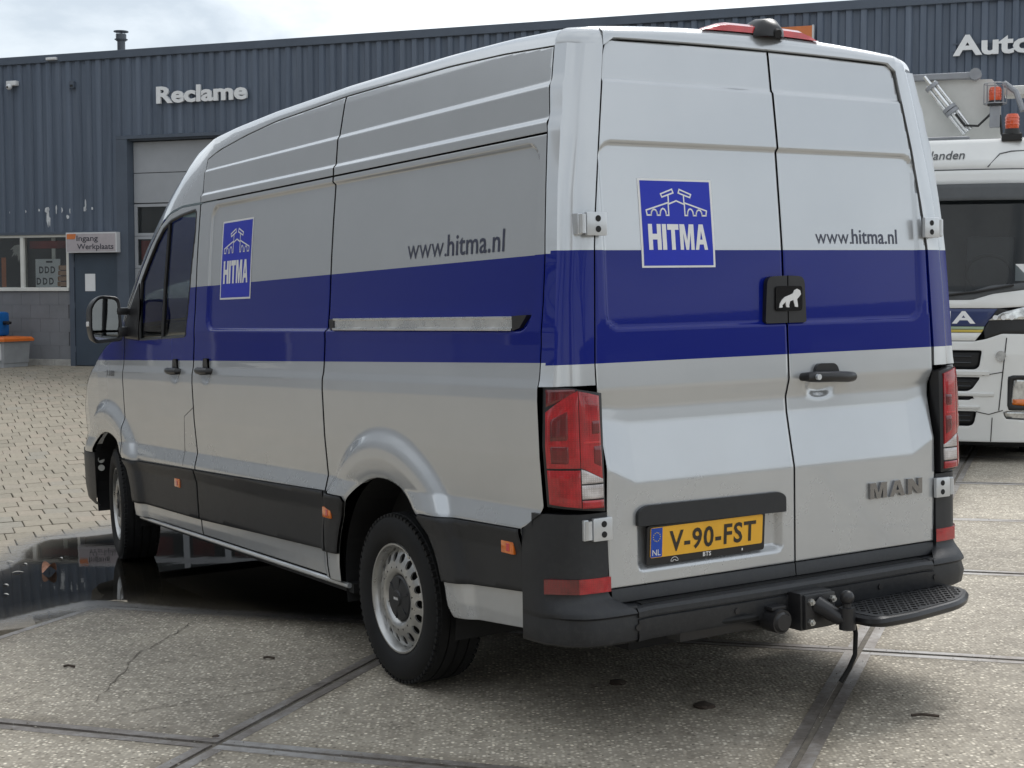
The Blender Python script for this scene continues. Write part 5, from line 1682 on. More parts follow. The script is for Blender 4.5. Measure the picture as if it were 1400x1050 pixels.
# sectional goods door: panels and window rows
gdr = MB().box(GD[0], GD[1], .19, .21, 0, GH).build('goods_door', 'sectional_door', bld)
def gpanel(z0, z1): MB().box(GD[0]+.008, GD[1]-.008, .145, .188, z0+.006, z1-.006, .004).build('door_panel', 'sectional_door', gdr)
gpanel(3.49, 4.05); gpanel(2.95, 3.49)
def gwin(z0, z1, mroom):
    n = 4; w = (GD[1]-GD[0]-.016)/n
    # frame bars around each pane
    for q in range(n):
        x0 = GD[0]+.008+q*w; x1 = x0+w
        f_ = MB()
        f_.box(x0, x1, .145, .187, z0+.004, z0+.055); f_.box(x0, x1, .145, .187, z1-.055, z1-.004)
        f_.box(x0, x0+.06, .145, .187, z0+.055, z1-.055); f_.box(x1-.06, x1, .145, .187, z0+.055, z1-.055)
        fo_ = f_.build('window_frame', 'sectional_door', gdr)
        MB().box(x0+.06, x1-.06, .165, .171, z0+.055, z1-.055).build('pane', 'window_glass', fo_)
        MB().box(x0+.06, x1-.06, .183, .1885, z0+.055, z1-.055).build('pane_backing', 'room_dark', fo_)
        if mroom:
            MB().box(x0+.12, x1-.3, .176, .1825, z0+.16, z1-.08).build('red_panel', 'room_red', fo_)
gwin(2.36, 2.94, False); gwin(1.78, 2.36, True); gwin(1.20, 1.78, False); gpanel(.62, 1.20); gpanel(.02, .62)
# window strip with white frames
wf = MB()
WX = [-3.2, -2.12, -1.06, -.02]
wfo = empty('window_strip'); wfo.parent = bld
MB().box(WX[0], WX[-1], -.04, .10, 1.372, 1.44, .006).build('window_sill', 'white_frame', wfo)
MB().box(WX[0], WX[-1], -.01, .10, 2.36, 2.41, .004).build('frame_head', 'white_frame', wfo)
for q, x in enumerate(WX):
    wd = .055 if q in (0, 3) else .075
    x0 = x if q == 0 else (x-wd if q == 3 else x-wd/2)
    MB().box(x0, x0+wd, -.012, .10, 1.44, 2.36, .004).build('mullion', 'white_frame', wfo)
for q in range(3):
    xa = WX[q]+(.055 if q == 0 else .0375); xb = WX[q+1]-(.055 if q == 2 else .0375)
    MB().box(xa, xb, .040, .046, 1.44, 2.36).build('pane', 'window_glass', wfo)
    MB().box(xa-.02, xb+.02, .150, .16, 1.42, 2.40).build('room_wall', 'room_dark', wfo)
MB().box(-.98, -.1, .12, .149, 2.16, 2.30).build('room_shelf', 'room_red', wfo)
MB().box(-.5, -.42, .13, .149, 1.9, 2.36).build('room_post', 'white_frame', wfo)
# posters behind the glass
p1 = MB().box(-1.60, -1.11, .090, .094, 1.45, 2.38).build('poster', 'poster_dark', wfo)
MB().box(-1.60, -1.50, .086, .0895, 1.45, 2.0).build('poster_edge', 'sign_orange', p1)
r3 = random.Random(4)
lf = MB()
for q in range(11):
    a = math.radians(200+q*13); l = r3.uniform(.22, .5); cx_, cz_ = -1.18, 2.24
    tip = (cx_-.02+l*math.cos(a)*.75, cz_+l*math.sin(a)); md = ((cx_+tip[0])/2, (cz_+tip[1])/2)
    if tip[0] > -1.12: continue
    nx_, nz_ = -math.sin(a)*.035, math.cos(a)*.035
    lf.prism([(cx_, cz_), (md[0]+nx_, md[1]+nz_), (max(-1.49, tip[0]), tip[1]), (md[0]-nx_, md[1]-nz_)], .0895-q*.0003, .0885-q*.0003, lambda u, v_, h: (u, h, v_))
lf.build('poster_leaves', 'poster_leaf', p1)
v, f, wd = text_geo('the future', .022); mesh_obj('poster_text', [(-1.43+q[0]*.18/wd, .0885, 1.50+q[1]) for q in v], f, 'poster_leaf', p1) if False else None
p2 = MB().box(-.82, -.27, .070, .074, 1.445, 1.965, .0).build('poster', 'poster_white', wfo)
for row, (z, xs_) in enumerate(((1.70, (-.69, -.565, -.435)), (1.49, (-.75, -.61, -.47)))):
    for x in xs_:
        v, f, wd = text_geo('D', .135, bold=.035, align='CENTER'); mesh_obj('poster_letter', [(x+q[0]*.85, .0695, z+q[1]) for q in v], f, 'sign_text', p2)
MB().box(-.58, -.44, .0655, .0695, 1.895, 1.93).build('poster_mark', 'sign_text', p2)
hd = MB()
for q in range(4):
    hd.box(-.32+.01*q, -.09, .058, .066, 1.46+.10*q, 1.545+.10*q, .02)
hd.build('poster_hand', 'poster_skin', p2, smooth=True)
# plinth blocks
for q in range(9):
    x0 = -3.2+q*.356
    MB().box(x0+.004, min(x0+.352, -.004), -.035, .02, -.06, .115, .008).build('plinth_block', 'plinth_concrete', bld)
# painted block courses below the window: real recessed joints
for row in range(5):
    for q in range(8):
        x0 = -3.2+q*.42-(.21 if row % 2 else 0); x1 = x0+.416
        x0 = max(x0, -3.2); x1 = min(x1, -.008)
        if x1-x0 < .03: continue
        MB().box(x0, x1, .0, .02, .118+row*.25, .118+row*.25+.2475, .002).build('wall_block', 'grey_wall', bld)
# entrance door
dr = MB().box(.11, 1.02, -.01, .03, .01, 2.05, .004).build('entrance_door', 'slate_door', bld)
MB().box(0.0, .10, -.03, .17, 0, HC-.06).build('door_post', 'slate_trim', bld)
MB().box(1.03, 1.06, -.03, .17, 0, HC-.06).build('door_post', 'slate_trim', bld)
MB().box(.10, 1.03, -.03, .17, 2.06, HC-.06).build('door_head', 'slate_trim', bld)
MB().box(.10, 1.03, .03, .17, 0, 2.06).build('door_backing', 'slate_door', bld)
for z in (.25, 1.05, 1.8):
    MB().cyl((.105, -.018, z), (.105, -.018, z+.11), .010, n=10).build('hinge', 'slate_trim', dr)
MB().tube([(.93, -.01, 1.05), (.93, -.05, 1.05), (.83, -.05, 1.05)], .010).build('handle', 'aluminium', dr, smooth=True)
MB().box(.33, .55, -.0125, -.0105, 1.37, 1.685).build('notice_sheet', 'paper', dr)
MB().box(.33, .88, -.0108, -.0101, .30, 1.25).build('lower_panel', 'slate_door', dr) if False else None
# entrance sign
sg = MB().box(.04, 1.13, -.17, -.052, 2.065, 2.43, .006).build('entrance_sign', 'sign_white', None); sg.matrix_world = MBD
tag(sg, 'grey lightbox sign with an orange mark above the entrance door', 'sign')
MB().box(.065, 1.105, -.176, -.1695, 2.09, 2.405).build('sign_face', 'sign_face', sg)
MB().prism(rounded([(.07, 2.31), (.25, 2.31), (.27, 2.405), (.07, 2.405)], .02, 4), -.180, -.1765, lambda a, b, h: (a, h, b)).build('orange_mark', 'sign_orange', sg)
for s_, x, z, w in (('Ingang', .28, 2.275, .46), ('Werkplaats', .29, 2.125, .78)):
    v, f, wd = text_geo(s_, .105, bold=.014); mesh_obj('sign_lettering', [(x+q[0]*w/wd, -.1785, z+q[1]) for q in v], f, 'sign_text', sg)
# big letters on the facade
def letter_sign(name, s_, x0, z0, h, total, label):
    root = empty(name, MBD @ Matrix.Translation((x0, 0, z0))); tag(root, label, 'sign')
    # advance widths from the whole word
    pos = []
    for n in range(len(s_)):
        _, _, w_full = text_geo(s_[:n+1], h, bold=.033); _, _, w_ch = text_geo(s_[n], h, bold=.033); pos.append(w_full-w_ch)
    _, _, W_ = text_geo(s_, h, bold=.033)
    k_ = total/W_
    for ch, p in zip(s_, pos):
        v, f, w = text_geo(ch, h, bold=.033, extrude=.02)
        V2 = [((q[0]+p)*k_, -.075-q[2], q[1]) for q in v]
        mesh_obj('letter', V2, f, 'letter_white', root)
    MB().box(0, total, -.053, -.04, h*.2, h*.25).build('mounting_rail', 'slate_trim', root)
    MB().box(0, total, -.053, -.04, h*.55, h*.60).build('mounting_rail', 'slate_trim', root)
letter_sign('facade_letters', 'Reclame', 1.95, 4.68, .31, 1.83, 'white raised letters reading Reclame high on the ribbed facade')
letter_sign('facade_letters', 'Auto', 15.48, 4.76, .31, 1.12, 'white raised letters reading Auto above the parked truck')
os_ = MB().box(12.85, 13.45, -.12, -.045, 5.02, 5.325, .004).build('orange_panel', 'sign_orange', None); os_.matrix_world = MBD
tag(os_, 'small orange panel on the facade behind the van roof lamp', 'panel')
MB().box(13.45, 13.475, -.122, -.043, 5.01, 5.335).build('panel_edge', 'sign_white', os_)
# security camera, wall box, floodlight, chimney
cm = empty('security_camera', MBD @ Matrix.Translation((-1.12, -.04, 5.14))); tag(cm, 'small white dome camera high on the ribbed wall', 'camera')
MB().box(-.12, .10, -.10, .0, .0, .09, .015).build('housing', 'camera_white', cm, smooth=True)
bmx = bmesh.new(); bmesh.ops.create_uvsphere(bmx, u_segments=16, v_segments=10, radius=.055)
MB().bm(bmx, Matrix.Translation((-.05, -.10, -.02))).build('dome', 'camera_white', cm, smooth=True)
bmx = bmesh.new(); bmesh.ops.create_uvsphere(bmx, u_segments=12, v_segments=8, radius=.022)
MB().bm(bmx, Matrix.Translation((-.05, -.145, -.03))).build('lens', 'gloss_black', cm, smooth=True)
sb = MB().prism(rounded([(.12, 5.04), (.22, 5.04), (.22, 5.17), (.12, 5.17)], .03, 4), -.10, -.03, lambda a, b, h: (a, h, b)).build('wall_speaker', 'slate_trim', None); sb.matrix_world = MBD
tag(sb, 'small dark box on the ribbed wall right of the dome camera', 'wall box')
MB().box(.14, .20, -.105, -.099, 5.06, 5.10).build('grille', 'satin_black', sb)
fl_ = MB().box(-.36, -.14, -.13, -.07, 5.56, 5.61, .01).build('strip_lamp', 'camera_white', None); fl_.matrix_world = MBD
tag(fl_, 'pale strip lamp on the roof edge above the windows', 'lamp')
MB().box(-.34, -.16, -.134, -.1295, 5.575, 5.597).build('diffuser', 'paper', fl_)
ch_ = empty('flue_pipe', MBD @ Matrix.Translation((.76, .6, 5.63))); tag(ch_, 'dark metal flue with a flat rain cap on the roof', 'flue')
MB().cyl((0, 0, 0), (0, 0, .36), .072, n=18).build('pipe', 'chimney_metal', ch_, smooth=True)
MB().cyl((0, 0, .33), (0, 0, .45), .095, n=18).build('collar', 'chimney_metal', ch_, smooth=True)
MB().cyl((0, 0, .35), (0, 0, .36), .12, n=18).build('collar_ring', 'chimney_metal', ch_, smooth=True)
MB().cyl((0, 0, .49), (0, 0, .505), .135, n=18).build('rain_cap', 'chimney_metal', ch_, smooth=True)
for a in (0, 2.1, 4.2): MB().tube([(.08*math.cos(a), .08*math.sin(a), .44), (.09*math.cos(a), .09*math.sin(a), .5)], .006).build('cap_strut', 'chimney_metal', ch_)
MB().box(-.14, .14, -.14, .14, -.03, .05, .01).build('roof_collar', 'chimney_metal', ch_)
# grit bin with the orange lid, blue canister on it
gb = empty('grit_bin', MBD @ Matrix.Translation((-1.16, -.75, -.02))); tag(gb, 'grey plastic grit bin with a dirty orange lid under the window', 'bin')
bod = MB(); bod.loft([[(-.55*k, -.36*k, z), (.55*k, -.36*k, z), (.55*k, .36*k, z), (-.55*k, .36*k, z)] for z, k in ((.08, .93), (.10, .95), (.48, 1.0), (.485, 1.0))], closed=True)
bod.add([(-.51, -.335, .08), (.51, -.335, .08), (.51, .335, .08), (-.51, .335, .08)], [(0, 1, 2, 3)])
bod.build('bin_body', 'bin_grey', gb)
for x in (-.42, 0, .42): MB().box(x-.09, x+.09, -.34, .34, 0, .09, .01).build('skid', 'bin_grey', gb)
for x0, x1 in ((-.5, -.04), (.02, .48)):
    fr2 = MB(); fr2.box(x0, x1, -.372, -.345, .15, .175, .004); fr2.box(x0, x1, -.372, -.345, .42, .445, .004); fr2.box(x0, x0+.025, -.372, -.345, .175, .42, .004); fr2.box(x1-.025, x1, -.372, -.345, .175, .42, .004)
    fr2.build('raised_frame', 'camera_white', gb)
MB().loft([[(-.6*k, -.41*k, z), (.6*k, -.41*k, z), (.6*k, .41*k, z), (-.6*k, .41*k, z)] for z, k in ((.485, 1.0), (.53, 1.0), (.56, .93), (.575, .6))], closed=True).build('bin_lid', 'bin_lid', gb)
cn = empty('blue_canister', MBD @ Matrix.Translation((-1.34, -.72, .556))); tag(cn, 'blue plastic canister with a black tap lying on the grit bin', 'canister')
MB().box(-.35, .42, -.17, .17, .0, .44, .06).build('canister_body', 'drum_blue', cn, smooth=True)
MB().box(-.3, .40, -.176, .176, .20, .235, .01).build('canister_rib', 'drum_blue', cn, smooth=True)
MB().cyl((.40, 0, .24), (.53, 0, .24), .035, n=14).build('tap', 'satin_black', cn, smooth=True)
MB().box(.49, .56, -.04, .04, .215, .265, .008).build('tap_handle', 'satin_black', cn, smooth=True)
# ------------------------------------------------------------------ the parked truck; frame: x to the picture's right, y back, z up
tc_ = np.array((4.085, 13.3))-FA_*.4275
TZ = float(zg(*tc_))
MT = Matrix(((FA_[0], -FN[0], 0, tc_[0]), (FA_[1], -FN[1], 0, tc_[1]), (0, 0, 1, TZ), (0, 0, 0, 1)))
trk = empty('white_truck', MT)
tag(trk, 'white lorry with a dark windscreen and black grille slots, parked beyond the van', 'truck')
def Tz(z): return 1.54-(1.54-z)*.95-TZ          # heights measured in the picture -> truck frame
HW = 1.25
def front_y(x, z):
    """front skin: bowed in plan, raked windscreen"""
    ax = np.abs(np.asarray(x, float)); z = np.asarray(z, float)
    bow = .20*np.clip(ax/HW, 0, 1)**3.2
    rake = np.interp(z, [.1, .5, 1.0, 1.45, 1.6, 2.45, 2.75, 3.0], [.03, .0, .0, .03, .06, .26, .33, .50])
    return bow+rake
T_out = (0, -1, 0)
def tp(name, poly, m, parent=trk, off=0.0, depth=.03, step=.05, holes=(), roll=.4):
    return surface_panel(name, poly, list(holes), step, lambda a, b: np.stack([a, front_y(a, b)-off, b], -1), T_out, m, parent, depth=depth, roll=roll)
z_ = {k: Tz(v) for k, v in dict(bb=.165, g4b=.315, g4t=.458, g3b=.565, g3t=.60, g2b=.649, g2t=.784, g1b=.857, g1t=1.04, yl=1.225, gr=1.25, bl0=1.268, bl1=1.437, scr0=1.512, scr1=2.485, vis=2.635, fas=2.785, roof=3.09).items()}
# grille slots (black, recessed) and the white bars between them
def slot(zb, zt, xr_b, xr_t):
    return rounded([(-xr_b, zb), (xr_b, zb), (xr_t, zt), (-xr_t, zt)], [.05, .05, .015, .015], 5)
slots = [slot(z_['g1b'], z_['g1t'], .568, .592), slot(z_['g2b'], z_['g2t'], .50, .585), slot(z_['g3b'], z_['g3t'], .50, .53), slot(z_['g4b'], z_['g4t'], .53, .555)]
body_lo = rounded([(-1.235, z_['bb']), (1.235, z_['bb']), (1.25, z_['yl']-.03), (.76, z_['yl']-.025), (.62, z_['yl']-.075), (.52, z_['yl']-.095), (-.52, z_['yl']-.095), (-.62, z_['yl']-.075), (-.76, z_['yl']-.025), (-1.25, z_['yl']-.03)], [.06, .06, 0, 0, 0, 0, 0, 0, 0, 0], 5)
lowlamp = [rounded([(s*.845, Tz(.525)), (s*1.13, Tz(.50)), (s*1.15, Tz(.76)), (s*.865, Tz(.775))], .02, 4) for s in (1, -1)]
fog = [rounded([(s*.80, Tz(.39)), (s*1.13, Tz(.37)), (s*1.13, Tz(.46)), (s*.78, Tz(.462))], .015, 4) for s in (1, -1)]
cab_front = tp('front_panel', body_lo, 'truck_white', holes=slots+lowlamp+fog, step=.02, depth=.06)
for s_ in slots:
    g_ = tp('grille_slot', [(x*1.01, z) for x, z in s_], 'truck_black', off=-.05, depth=0, step=.06)
    zb = min(p[1] for p in s_); zt = max(p[1] for p in s_)
    if zt-zb > .1:
        for q in range(2):
            zz = zb+(zt-zb)*(q+1)/3
            MB().loft([[(x, float(front_y(x, zz))+d, zz+e) for d, e in ((.035, -.006), (.025, .0), (.035, .008), (.05, .004))] for x in np.linspace(-.5, .5, 11)]).build('grille_bar', 'truck_grey', g_)
# creases: white steps standing proud between slots
for za, zb_, xr in ((z_['g1b']-.055, z_['g1b']-.012, .66), (z_['g2b']-.045, z_['g2b']-.012, .70), (z_['g4t']+.02, z_['g4t']+.05, .58)):
    MB().loft([[(x, float(front_y(x, za))-d, z) for z, d in ((za, 0), (za+.006, .014), (zb_-.006, .018), (zb_, .0))] for x in np.linspace(-xr, xr, 19)]).build('front_bar', 'truck_white', trk, smooth=True)
for l in lowlamp:
    lo_ = tp('headlamp', l, 'lamp_glass', off=-.03, depth=0, step=.03)
    xs_ = [p[0] for p in l]; zs_ = [p[1] for p in l]
    tp('indicator_strip', [(min(xs_)+.01, min(zs_)+.005), (max(xs_)-.01, min(zs_)+.005), (max(xs_)-.01, min(zs_)+.07), (min(xs_)+.015, min(zs_)+.07)], 'amber_lens', lo_, off=-.027, depth=0)
    tp('lamp_surround', rounded([(min(xs_)-.03, min(zs_)-.03), (max(xs_)+.03, min(zs_)-.03), (max(xs_)+.03, max(zs_)+.03), (min(xs_)-.03, max(zs_)+.03)], .03, 4), 'truck_black', lo_, off=.003, depth=.01, holes=[l])
for l in fog:
    tp('fog_lamp', l, 'lamp_glass', off=-.03, depth=0, step=.03)
# blue name band with thin green and yellow lines
tp('name_band', [(-.61, z_['bl0']), (.61, z_['bl0']), (.72, z_['bl1']), (-.72, z_['bl1'])], 'truck_blue', off=.004, depth=.02)
tp('colour_line', [(-.60, z_['bl0']-.028), (.60, z_['bl0']-.028), (.607, z_['bl0']-.002), (-.607, z_['bl0']-.002)], 'stripe_green', off=.004, depth=.02)
tp('colour_line', [(-.585, z_['bl0']-.055), (.585, z_['bl0']-.055), (.60, z_['bl0']-.030), (-.60, z_['bl0']-.030)], 'stripe_yellow', off=.004, depth=.02)
tp('lower_band', [(-.53, z_['yl']-.09), (.53, z_['yl']-.09), (.585, z_['bl0']-.058), (-.585, z_['bl0']-.058)], 'truck_white', off=.003, depth=.02)
def block_word(word, h, lw, gap):
    """heavy grotesque capitals drawn as outlines"""
    G = {'S': None, 'C': None}
    return None
v, f, wd = text_geo('SCANIA', .118, bold=.03, spacing=1.08)
mesh_obj('name_letters', [(-.485+q[0]*1.015/wd, float(front_y(-.485+q[0]*1.015/wd, z_['bl0']+.02+q[1]))-.006, z_['bl0']+.024+q[1]) for q in v], f, 'letter_white', trk)
# dark shoulder and main headlamp each side
for s in (1, -1):
    sh = [(s*.615, z_['yl']-.072), (s*.765, z_['yl']-.022), (s*1.245, z_['yl']-.028), (s*1.245, Tz(1.34)), (s*.73, Tz(1.44)), (s*.72, z_['bl1']), (s*.60, z_['bl0']-.03)]
    tp('lamp_shoulder', sh, 'truck_black', off=.001, depth=.03, step=.03)
    hl = [(s*.640, Tz(1.325)), (s*.90, Tz(1.335)), (s*1.20, Tz(1.335)), (s*1.22, Tz(1.49)), (s*.93, Tz(1.45)), (s*.76, Tz(1.40))]
    ho_ = tp('upper_headlamp', hl, 'lamp_glass', off=.012, depth=.02, step=.02)
    for q in range(3):
        x0 = s*(.70+.07*q); MB().cyl((x0, float(front_y(x0, Tz(1.355)))-.008, Tz(1.352)), (x0, float(front_y(x0, Tz(1.355)))-.02, Tz(1.352)), .022, n=10).build('lamp_lens', 'letter_white', ho_)
# round badge on the front panel
MB().prism([(.755+.045*math.cos(a)*(1 if math.sin(a) > -.3 else .8), Tz(.985)+.05*math.sin(a)) for a in np.linspace(0, 2*PI, 18)[:-1]], 0, .012, lambda a, b, h: (a, float(front_y(a, b))-.004-h, b)).build('front_badge', 'lamp_glass', trk, smooth=True)
# white band under the windscreen, screen, visor, roof
wb_ = [(-1.25, Tz(1.44)), (-.93, Tz(1.455)), (-.72, z_['bl1']+.004), (.72, z_['bl1']+.004), (.93, Tz(1.455)), (1.25, Tz(1.50)), (1.25, Tz(1.66)), (.94, Tz(1.615)), (.67, Tz(1.575)), (.50, Tz(1.519)), (-.50, Tz(1.512)), (-.67, Tz(1.575)), (-.94, Tz(1.615)), (-1.25, Tz(1.66))]
tp('cowl_panel', wb_, 'truck_white', off=.004, step=.03, depth=.03)
scr = [(-1.19, Tz(1.64)), (-.94, Tz(1.605)), (-.67, Tz(1.565)), (-.5, Tz(1.508)), (.5, Tz(1.508)), (.67, Tz(1.565)), (.94, Tz(1.605)), (1.19, Tz(1.64)), (1.12, z_['scr1']), (-1.12, z_['scr1'])]
sc_ = tp('windscreen', scr, 'truck_screen', off=-.004, depth=0)
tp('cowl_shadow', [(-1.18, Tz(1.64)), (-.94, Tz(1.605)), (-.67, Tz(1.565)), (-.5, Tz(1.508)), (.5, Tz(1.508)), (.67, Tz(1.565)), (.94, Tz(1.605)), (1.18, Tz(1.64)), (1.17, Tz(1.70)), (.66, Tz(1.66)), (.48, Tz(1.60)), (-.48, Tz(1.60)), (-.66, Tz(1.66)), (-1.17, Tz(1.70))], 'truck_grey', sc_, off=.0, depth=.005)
tp('sun_visor', rounded([(-1.14, z_['scr1']-.01), (1.14, z_['scr1']-.01), (1.12, z_['vis']), (-1.12, z_['vis'])], .02, 4), 'truck_grey', off=.05, depth=.05)
for s in (1, -1):
    tp('screen_pillar', [(s*1.19, Tz(1.64)), (s*1.25, Tz(1.66)), (s*1.20, z_['fas']), (s*1.12, z_['scr1'])], 'truck_white', off=.004)
    MB().tube([(s*.15, float(front_y(.15, Tz(1.56)))-.02, Tz(1.55)), (s*.55, float(front_y(.5, Tz(1.62)))-.02, Tz(1.60)), (s*.85, float(front_y(.8, Tz(1.66)))-.02, Tz(1.66))], .012).build('wiper', 'truck_black', trk, smooth=True)
tp('fascia_strip', [(-1.15, z_['vis']), (1.15, z_['vis']), (1.16, z_['fas']-.012), (-1.16, z_['fas']-.012)], 'truck_white', off=.012, depth=.03)
tp('roof_panel', rounded([(-1.18, z_['fas']-.004), (1.18, z_['fas']-.004), (1.13, z_['roof']), (-1.13, z_['roof'])], [.0, .0, .10, .10], 6), 'truck_white', off=.0, depth=.03)
v, f, wd = text_geo('Nederlanden', .088, bold=.01, shear=.18)
x1 = .395; w_t = .62
mesh_obj('roof_lettering', [(x1-w_t+q[0]*w_t/wd, float(front_y(x1-w_t+q[0]*w_t/wd, Tz(2.885)+q[1]))-.008, Tz(2.885)+q[1]) for q in v], f, 'truck_grey', trk)
MB().tube([(.60, float(front_y(.6, Tz(2.80)))-.004, Tz(2.80)), (.70, float(front_y(.7, Tz(2.93)))-.004, Tz(2.93)), (.80, float(front_y(.8, Tz(2.955)))-.004, Tz(2.955)), (1.12, float(front_y(1.1, Tz(2.97)))-.004, Tz(2.97))], .006, 6).build('roof_crease', 'truck_grey', trk)
# cab block, roof, sides, chassis
MB().box(-1.21, 1.21, .95, 2.0, z_['bb']+.1, z_['roof']-.06, .04).build('cab_shell', 'truck_white', trk, smooth=True)
MB().box(-1.16, 1.16, .90, .945, Tz(1.0), z_['roof']-.1).build('cab_back_wall', 'truck_grey', trk)
MB().box(-1.16, 1.16, .25, .90, z_['bb']+.12, Tz(1.50), .03).build('dashboard', 'truck_black', trk)
for s in (1, -1):
    MB().box(s*1.17, s*1.21, .30, .95, z_['bb']+.1, z_['vis'], .01).build('cab_door', 'truck_white', trk)
    MB().box(s*.62-.22, s*.62+.22, .70, .86, Tz(1.5), Tz(2.15), .05).build('cab_seat', 'truck_grey', trk, smooth=True)
MB().box(-1.12, 1.12, .62, 2.0, z_['roof']-.08, z_['roof']+.015, .03).build('cab_roof', 'truck_white', trk, smooth=True)
MB().box(-.90, .42, .65, .85, z_['roof']+.01, z_['roof']+.045, .012).build('roof_rail', 'crane_grey', trk, smooth=True)
MB().box(-.45, .45, 1.2, 8.0, .45, .8).build('chassis', 'truck_black', trk)
for y in (1.25, 5.0, 6.3):
    for s in (1, -1):
        w_ = empty('road_wheel'); w_.parent = trk; w_.location = (s*1.05, y, .48)
        MB().lathe([(.29, -.14), (.33, -.15), (.46, -.14), (.485, -.11), (.485, .11), (.46, .14), (.33, .15), (.29, .14)], 36, 'y', Matrix.Rotation(PI/2, 4, 'Z')).build('tyre', 'rubber', w_, smooth=True)
        MB().lathe([(.295, .13), (.28, .12), (.2, .02), (.12, .05), (0, .05)], 24, 'y', Matrix.Rotation(-s*PI/2, 4, 'Z')).build('rim', 'wheel_silver', w_, smooth=True)
# crane body behind the cab
MB().box(-1.2, .62, 2.3, 7.6, 1.0, z_['roof']+.35, .03).build('crane_base', 'crane_white', trk)
cp = MB().prism([(-1.1, z_['roof']-.05), (.66, z_['roof']-.05), (.645, z_['roof']+.66), (.56, z_['roof']+.76), (-1.1, z_['roof']+.81)], 2.05, 2.15, lambda a, b, h: (a, h, b)).build('crane_side_plate', 'crane_white', trk)
for px_, pz_ in ((-.20, .30), (-.09, .30), (-.20, .22), (-.09, .22)):
    MB().cyl((px_-.06, 2.05, z_['roof']+pz_), (px_-.06, 2.042, z_['roof']+pz_), .010, n=8).build('plate_bolt', 'crane_grey', cp)
MB().box(-1.1, .35, 1.98, 2.06, z_['roof']+.77, z_['roof']+.835, .01).build('crane_top_rail', 'crane_grey', trk)
MB().cyl((.40, 1.96, z_['roof']+.81), (.40, 2.06, z_['roof']+.81), .06, n=14).build('crane_pulley', 'crane_grey', trk, smooth=True)
MB().box(.68, 1.3, 2.0, 2.3, z_['roof']+.58, z_['roof']+.68, .03).build('crane_arm', 'crane_white', trk, smooth=True)
# hydraulic cylinder
cyl = MB()
a_ = Vector((-.10, 1.93, z_['roof']+.80)); b_ = Vector((.34, 1.90, z_['roof']+.22))
for o_ in (-.045, 0, .045):
    d_ = (b_-a_).normalized(); sd_ = Vector((d_.z, 0, -d_.x))
    cyl.cyl(a_+d_*.10+sd_*o_, b_+sd_*o_, .026 if o_ == 0 else .018, n=12)
co = cyl.build('hydraulic_cylinder', 'aluminium', trk, smooth=True)
MB().cyl(a_, a_+(b_-a_)*.2, .018, n=10).build('cylinder_rod', 'aluminium', co, smooth=True)
for t in (.16, .56, .62):
    c_ = a_+(b_-a_)*t; MB().cyl(c_, c_+(b_-a_).normalized()*.035, .075, n=14).build('cylinder_clamp', 'crane_grey', co, smooth=True)
MB().tube([b_+Vector((-.12, -.03, .18)), b_+Vector((-.03, -.04, .06)), b_+Vector((.10, -.03, .05)), b_+Vector((.22, 0, .17)), b_+Vector((.31, 0, .15)), b_+Vector((.33, 0, -.04))], .013).build('hydraulic_hose', 'hose_black', trk, smooth=True)
# beacons
def beacon(x, y, z, cage):
    r = empty('warning_beacon'); r.parent = trk; r.location = (x, y, z)
    MB().cyl((0, 0, 0), (0, 0, .05), .075, .065, 18).build('beacon_base', 'hose_black', r, smooth=True)
    MB().lathe([(.058, .05), (.062, .07), (.062, .16), (.050, .185), (0, .19)], 20, 'z').build('beacon_dome', 'beacon_orange', r, smooth=True)
    for q in range(3):
        MB().lathe([(.0625, .085+q*.03), (.066, .09+q*.03), (.0625, .095+q*.03)], 20, 'z').build('dome_ring', 'beacon_orange', r, smooth=True)
    if cage:
        cg = MB()
        for q in range(8):
            a = 2*PI*q/8; cg.tube([(.11*math.cos(a), .11*math.sin(a), .02), (.11*math.cos(a), .11*math.sin(a), .22)], .005, 5)
        for zz in (.02, .22):
            cg.tube([(.11*math.cos(a), .11*math.sin(a), zz) for a in np.linspace(0, 2*PI, 17)], .005, 5)
        cg.build('beacon_cage', 'crane_grey', r)
        MB().box(-.05, .05, -.03, .03, -.22, 0, .01).build('beacon_post', 'crane_grey', r)
beacon(.80, .55, z_['roof']+.035, False)
MB().box(.71, .89, .48, .62, z_['roof']-.03, z_['roof']+.04, .01).build('beacon_bracket', 'hose_black', trk)
beacon(.60, 1.9, z_['roof']+.47, True)
MB().tube([(.68, 1.95, z_['roof']+.70), (.80, 1.9, z_['roof']+.60), (.87, 1.85, z_['roof']+.40)], .03).build('ribbed_conduit', 'crane_grey', trk, smooth=True)

# panel seams, interior, mirrors
def seam(pts, r=.005, off=.002, m='truck_black'):
    P = []
    for (xa, za), (xb, zb) in zip(pts[:-1], pts[1:]):
        P += [(xa+(xb-xa)*t, float(front_y(xa+(xb-xa)*t, za+(zb-za)*t))-off, za+(zb-za)*t) for t in np.linspace(0, 1, 8)]
    MB().tube(P, r, 5).build('panel_seam', m, trk)
for s in (1, -1):
    seam([(s*.80, Tz(1.16)), (s*.775, Tz(.85)), (s*.745, Tz(.47))])
    seam([(s*.60, Tz(.80)), (s*.775, Tz(.835))], .004)
    seam([(s*.55, Tz(.455)), (s*.66, Tz(.43)), (s*.78, Tz(.47))], .004)
    seam([(s*.69, Tz(.40)), (s*.68, Tz(.17))], .004)
    seam([(s*1.13, Tz(1.16)), (s*1.14, Tz(.85))], .005)
    mm = MB(); mm.box(s*1.30, s*1.46, .30, .55, Tz(1.75), Tz(2.45), .05); mo_ = mm.build('side_mirror', 'truck_black', trk, smooth=True)
    MB().tube([(s*1.2, .45, Tz(2.5)), (s*1.33, .42, Tz(2.46))], .03).build('mirror_arm', 'truck_black', mo_, smooth=True)
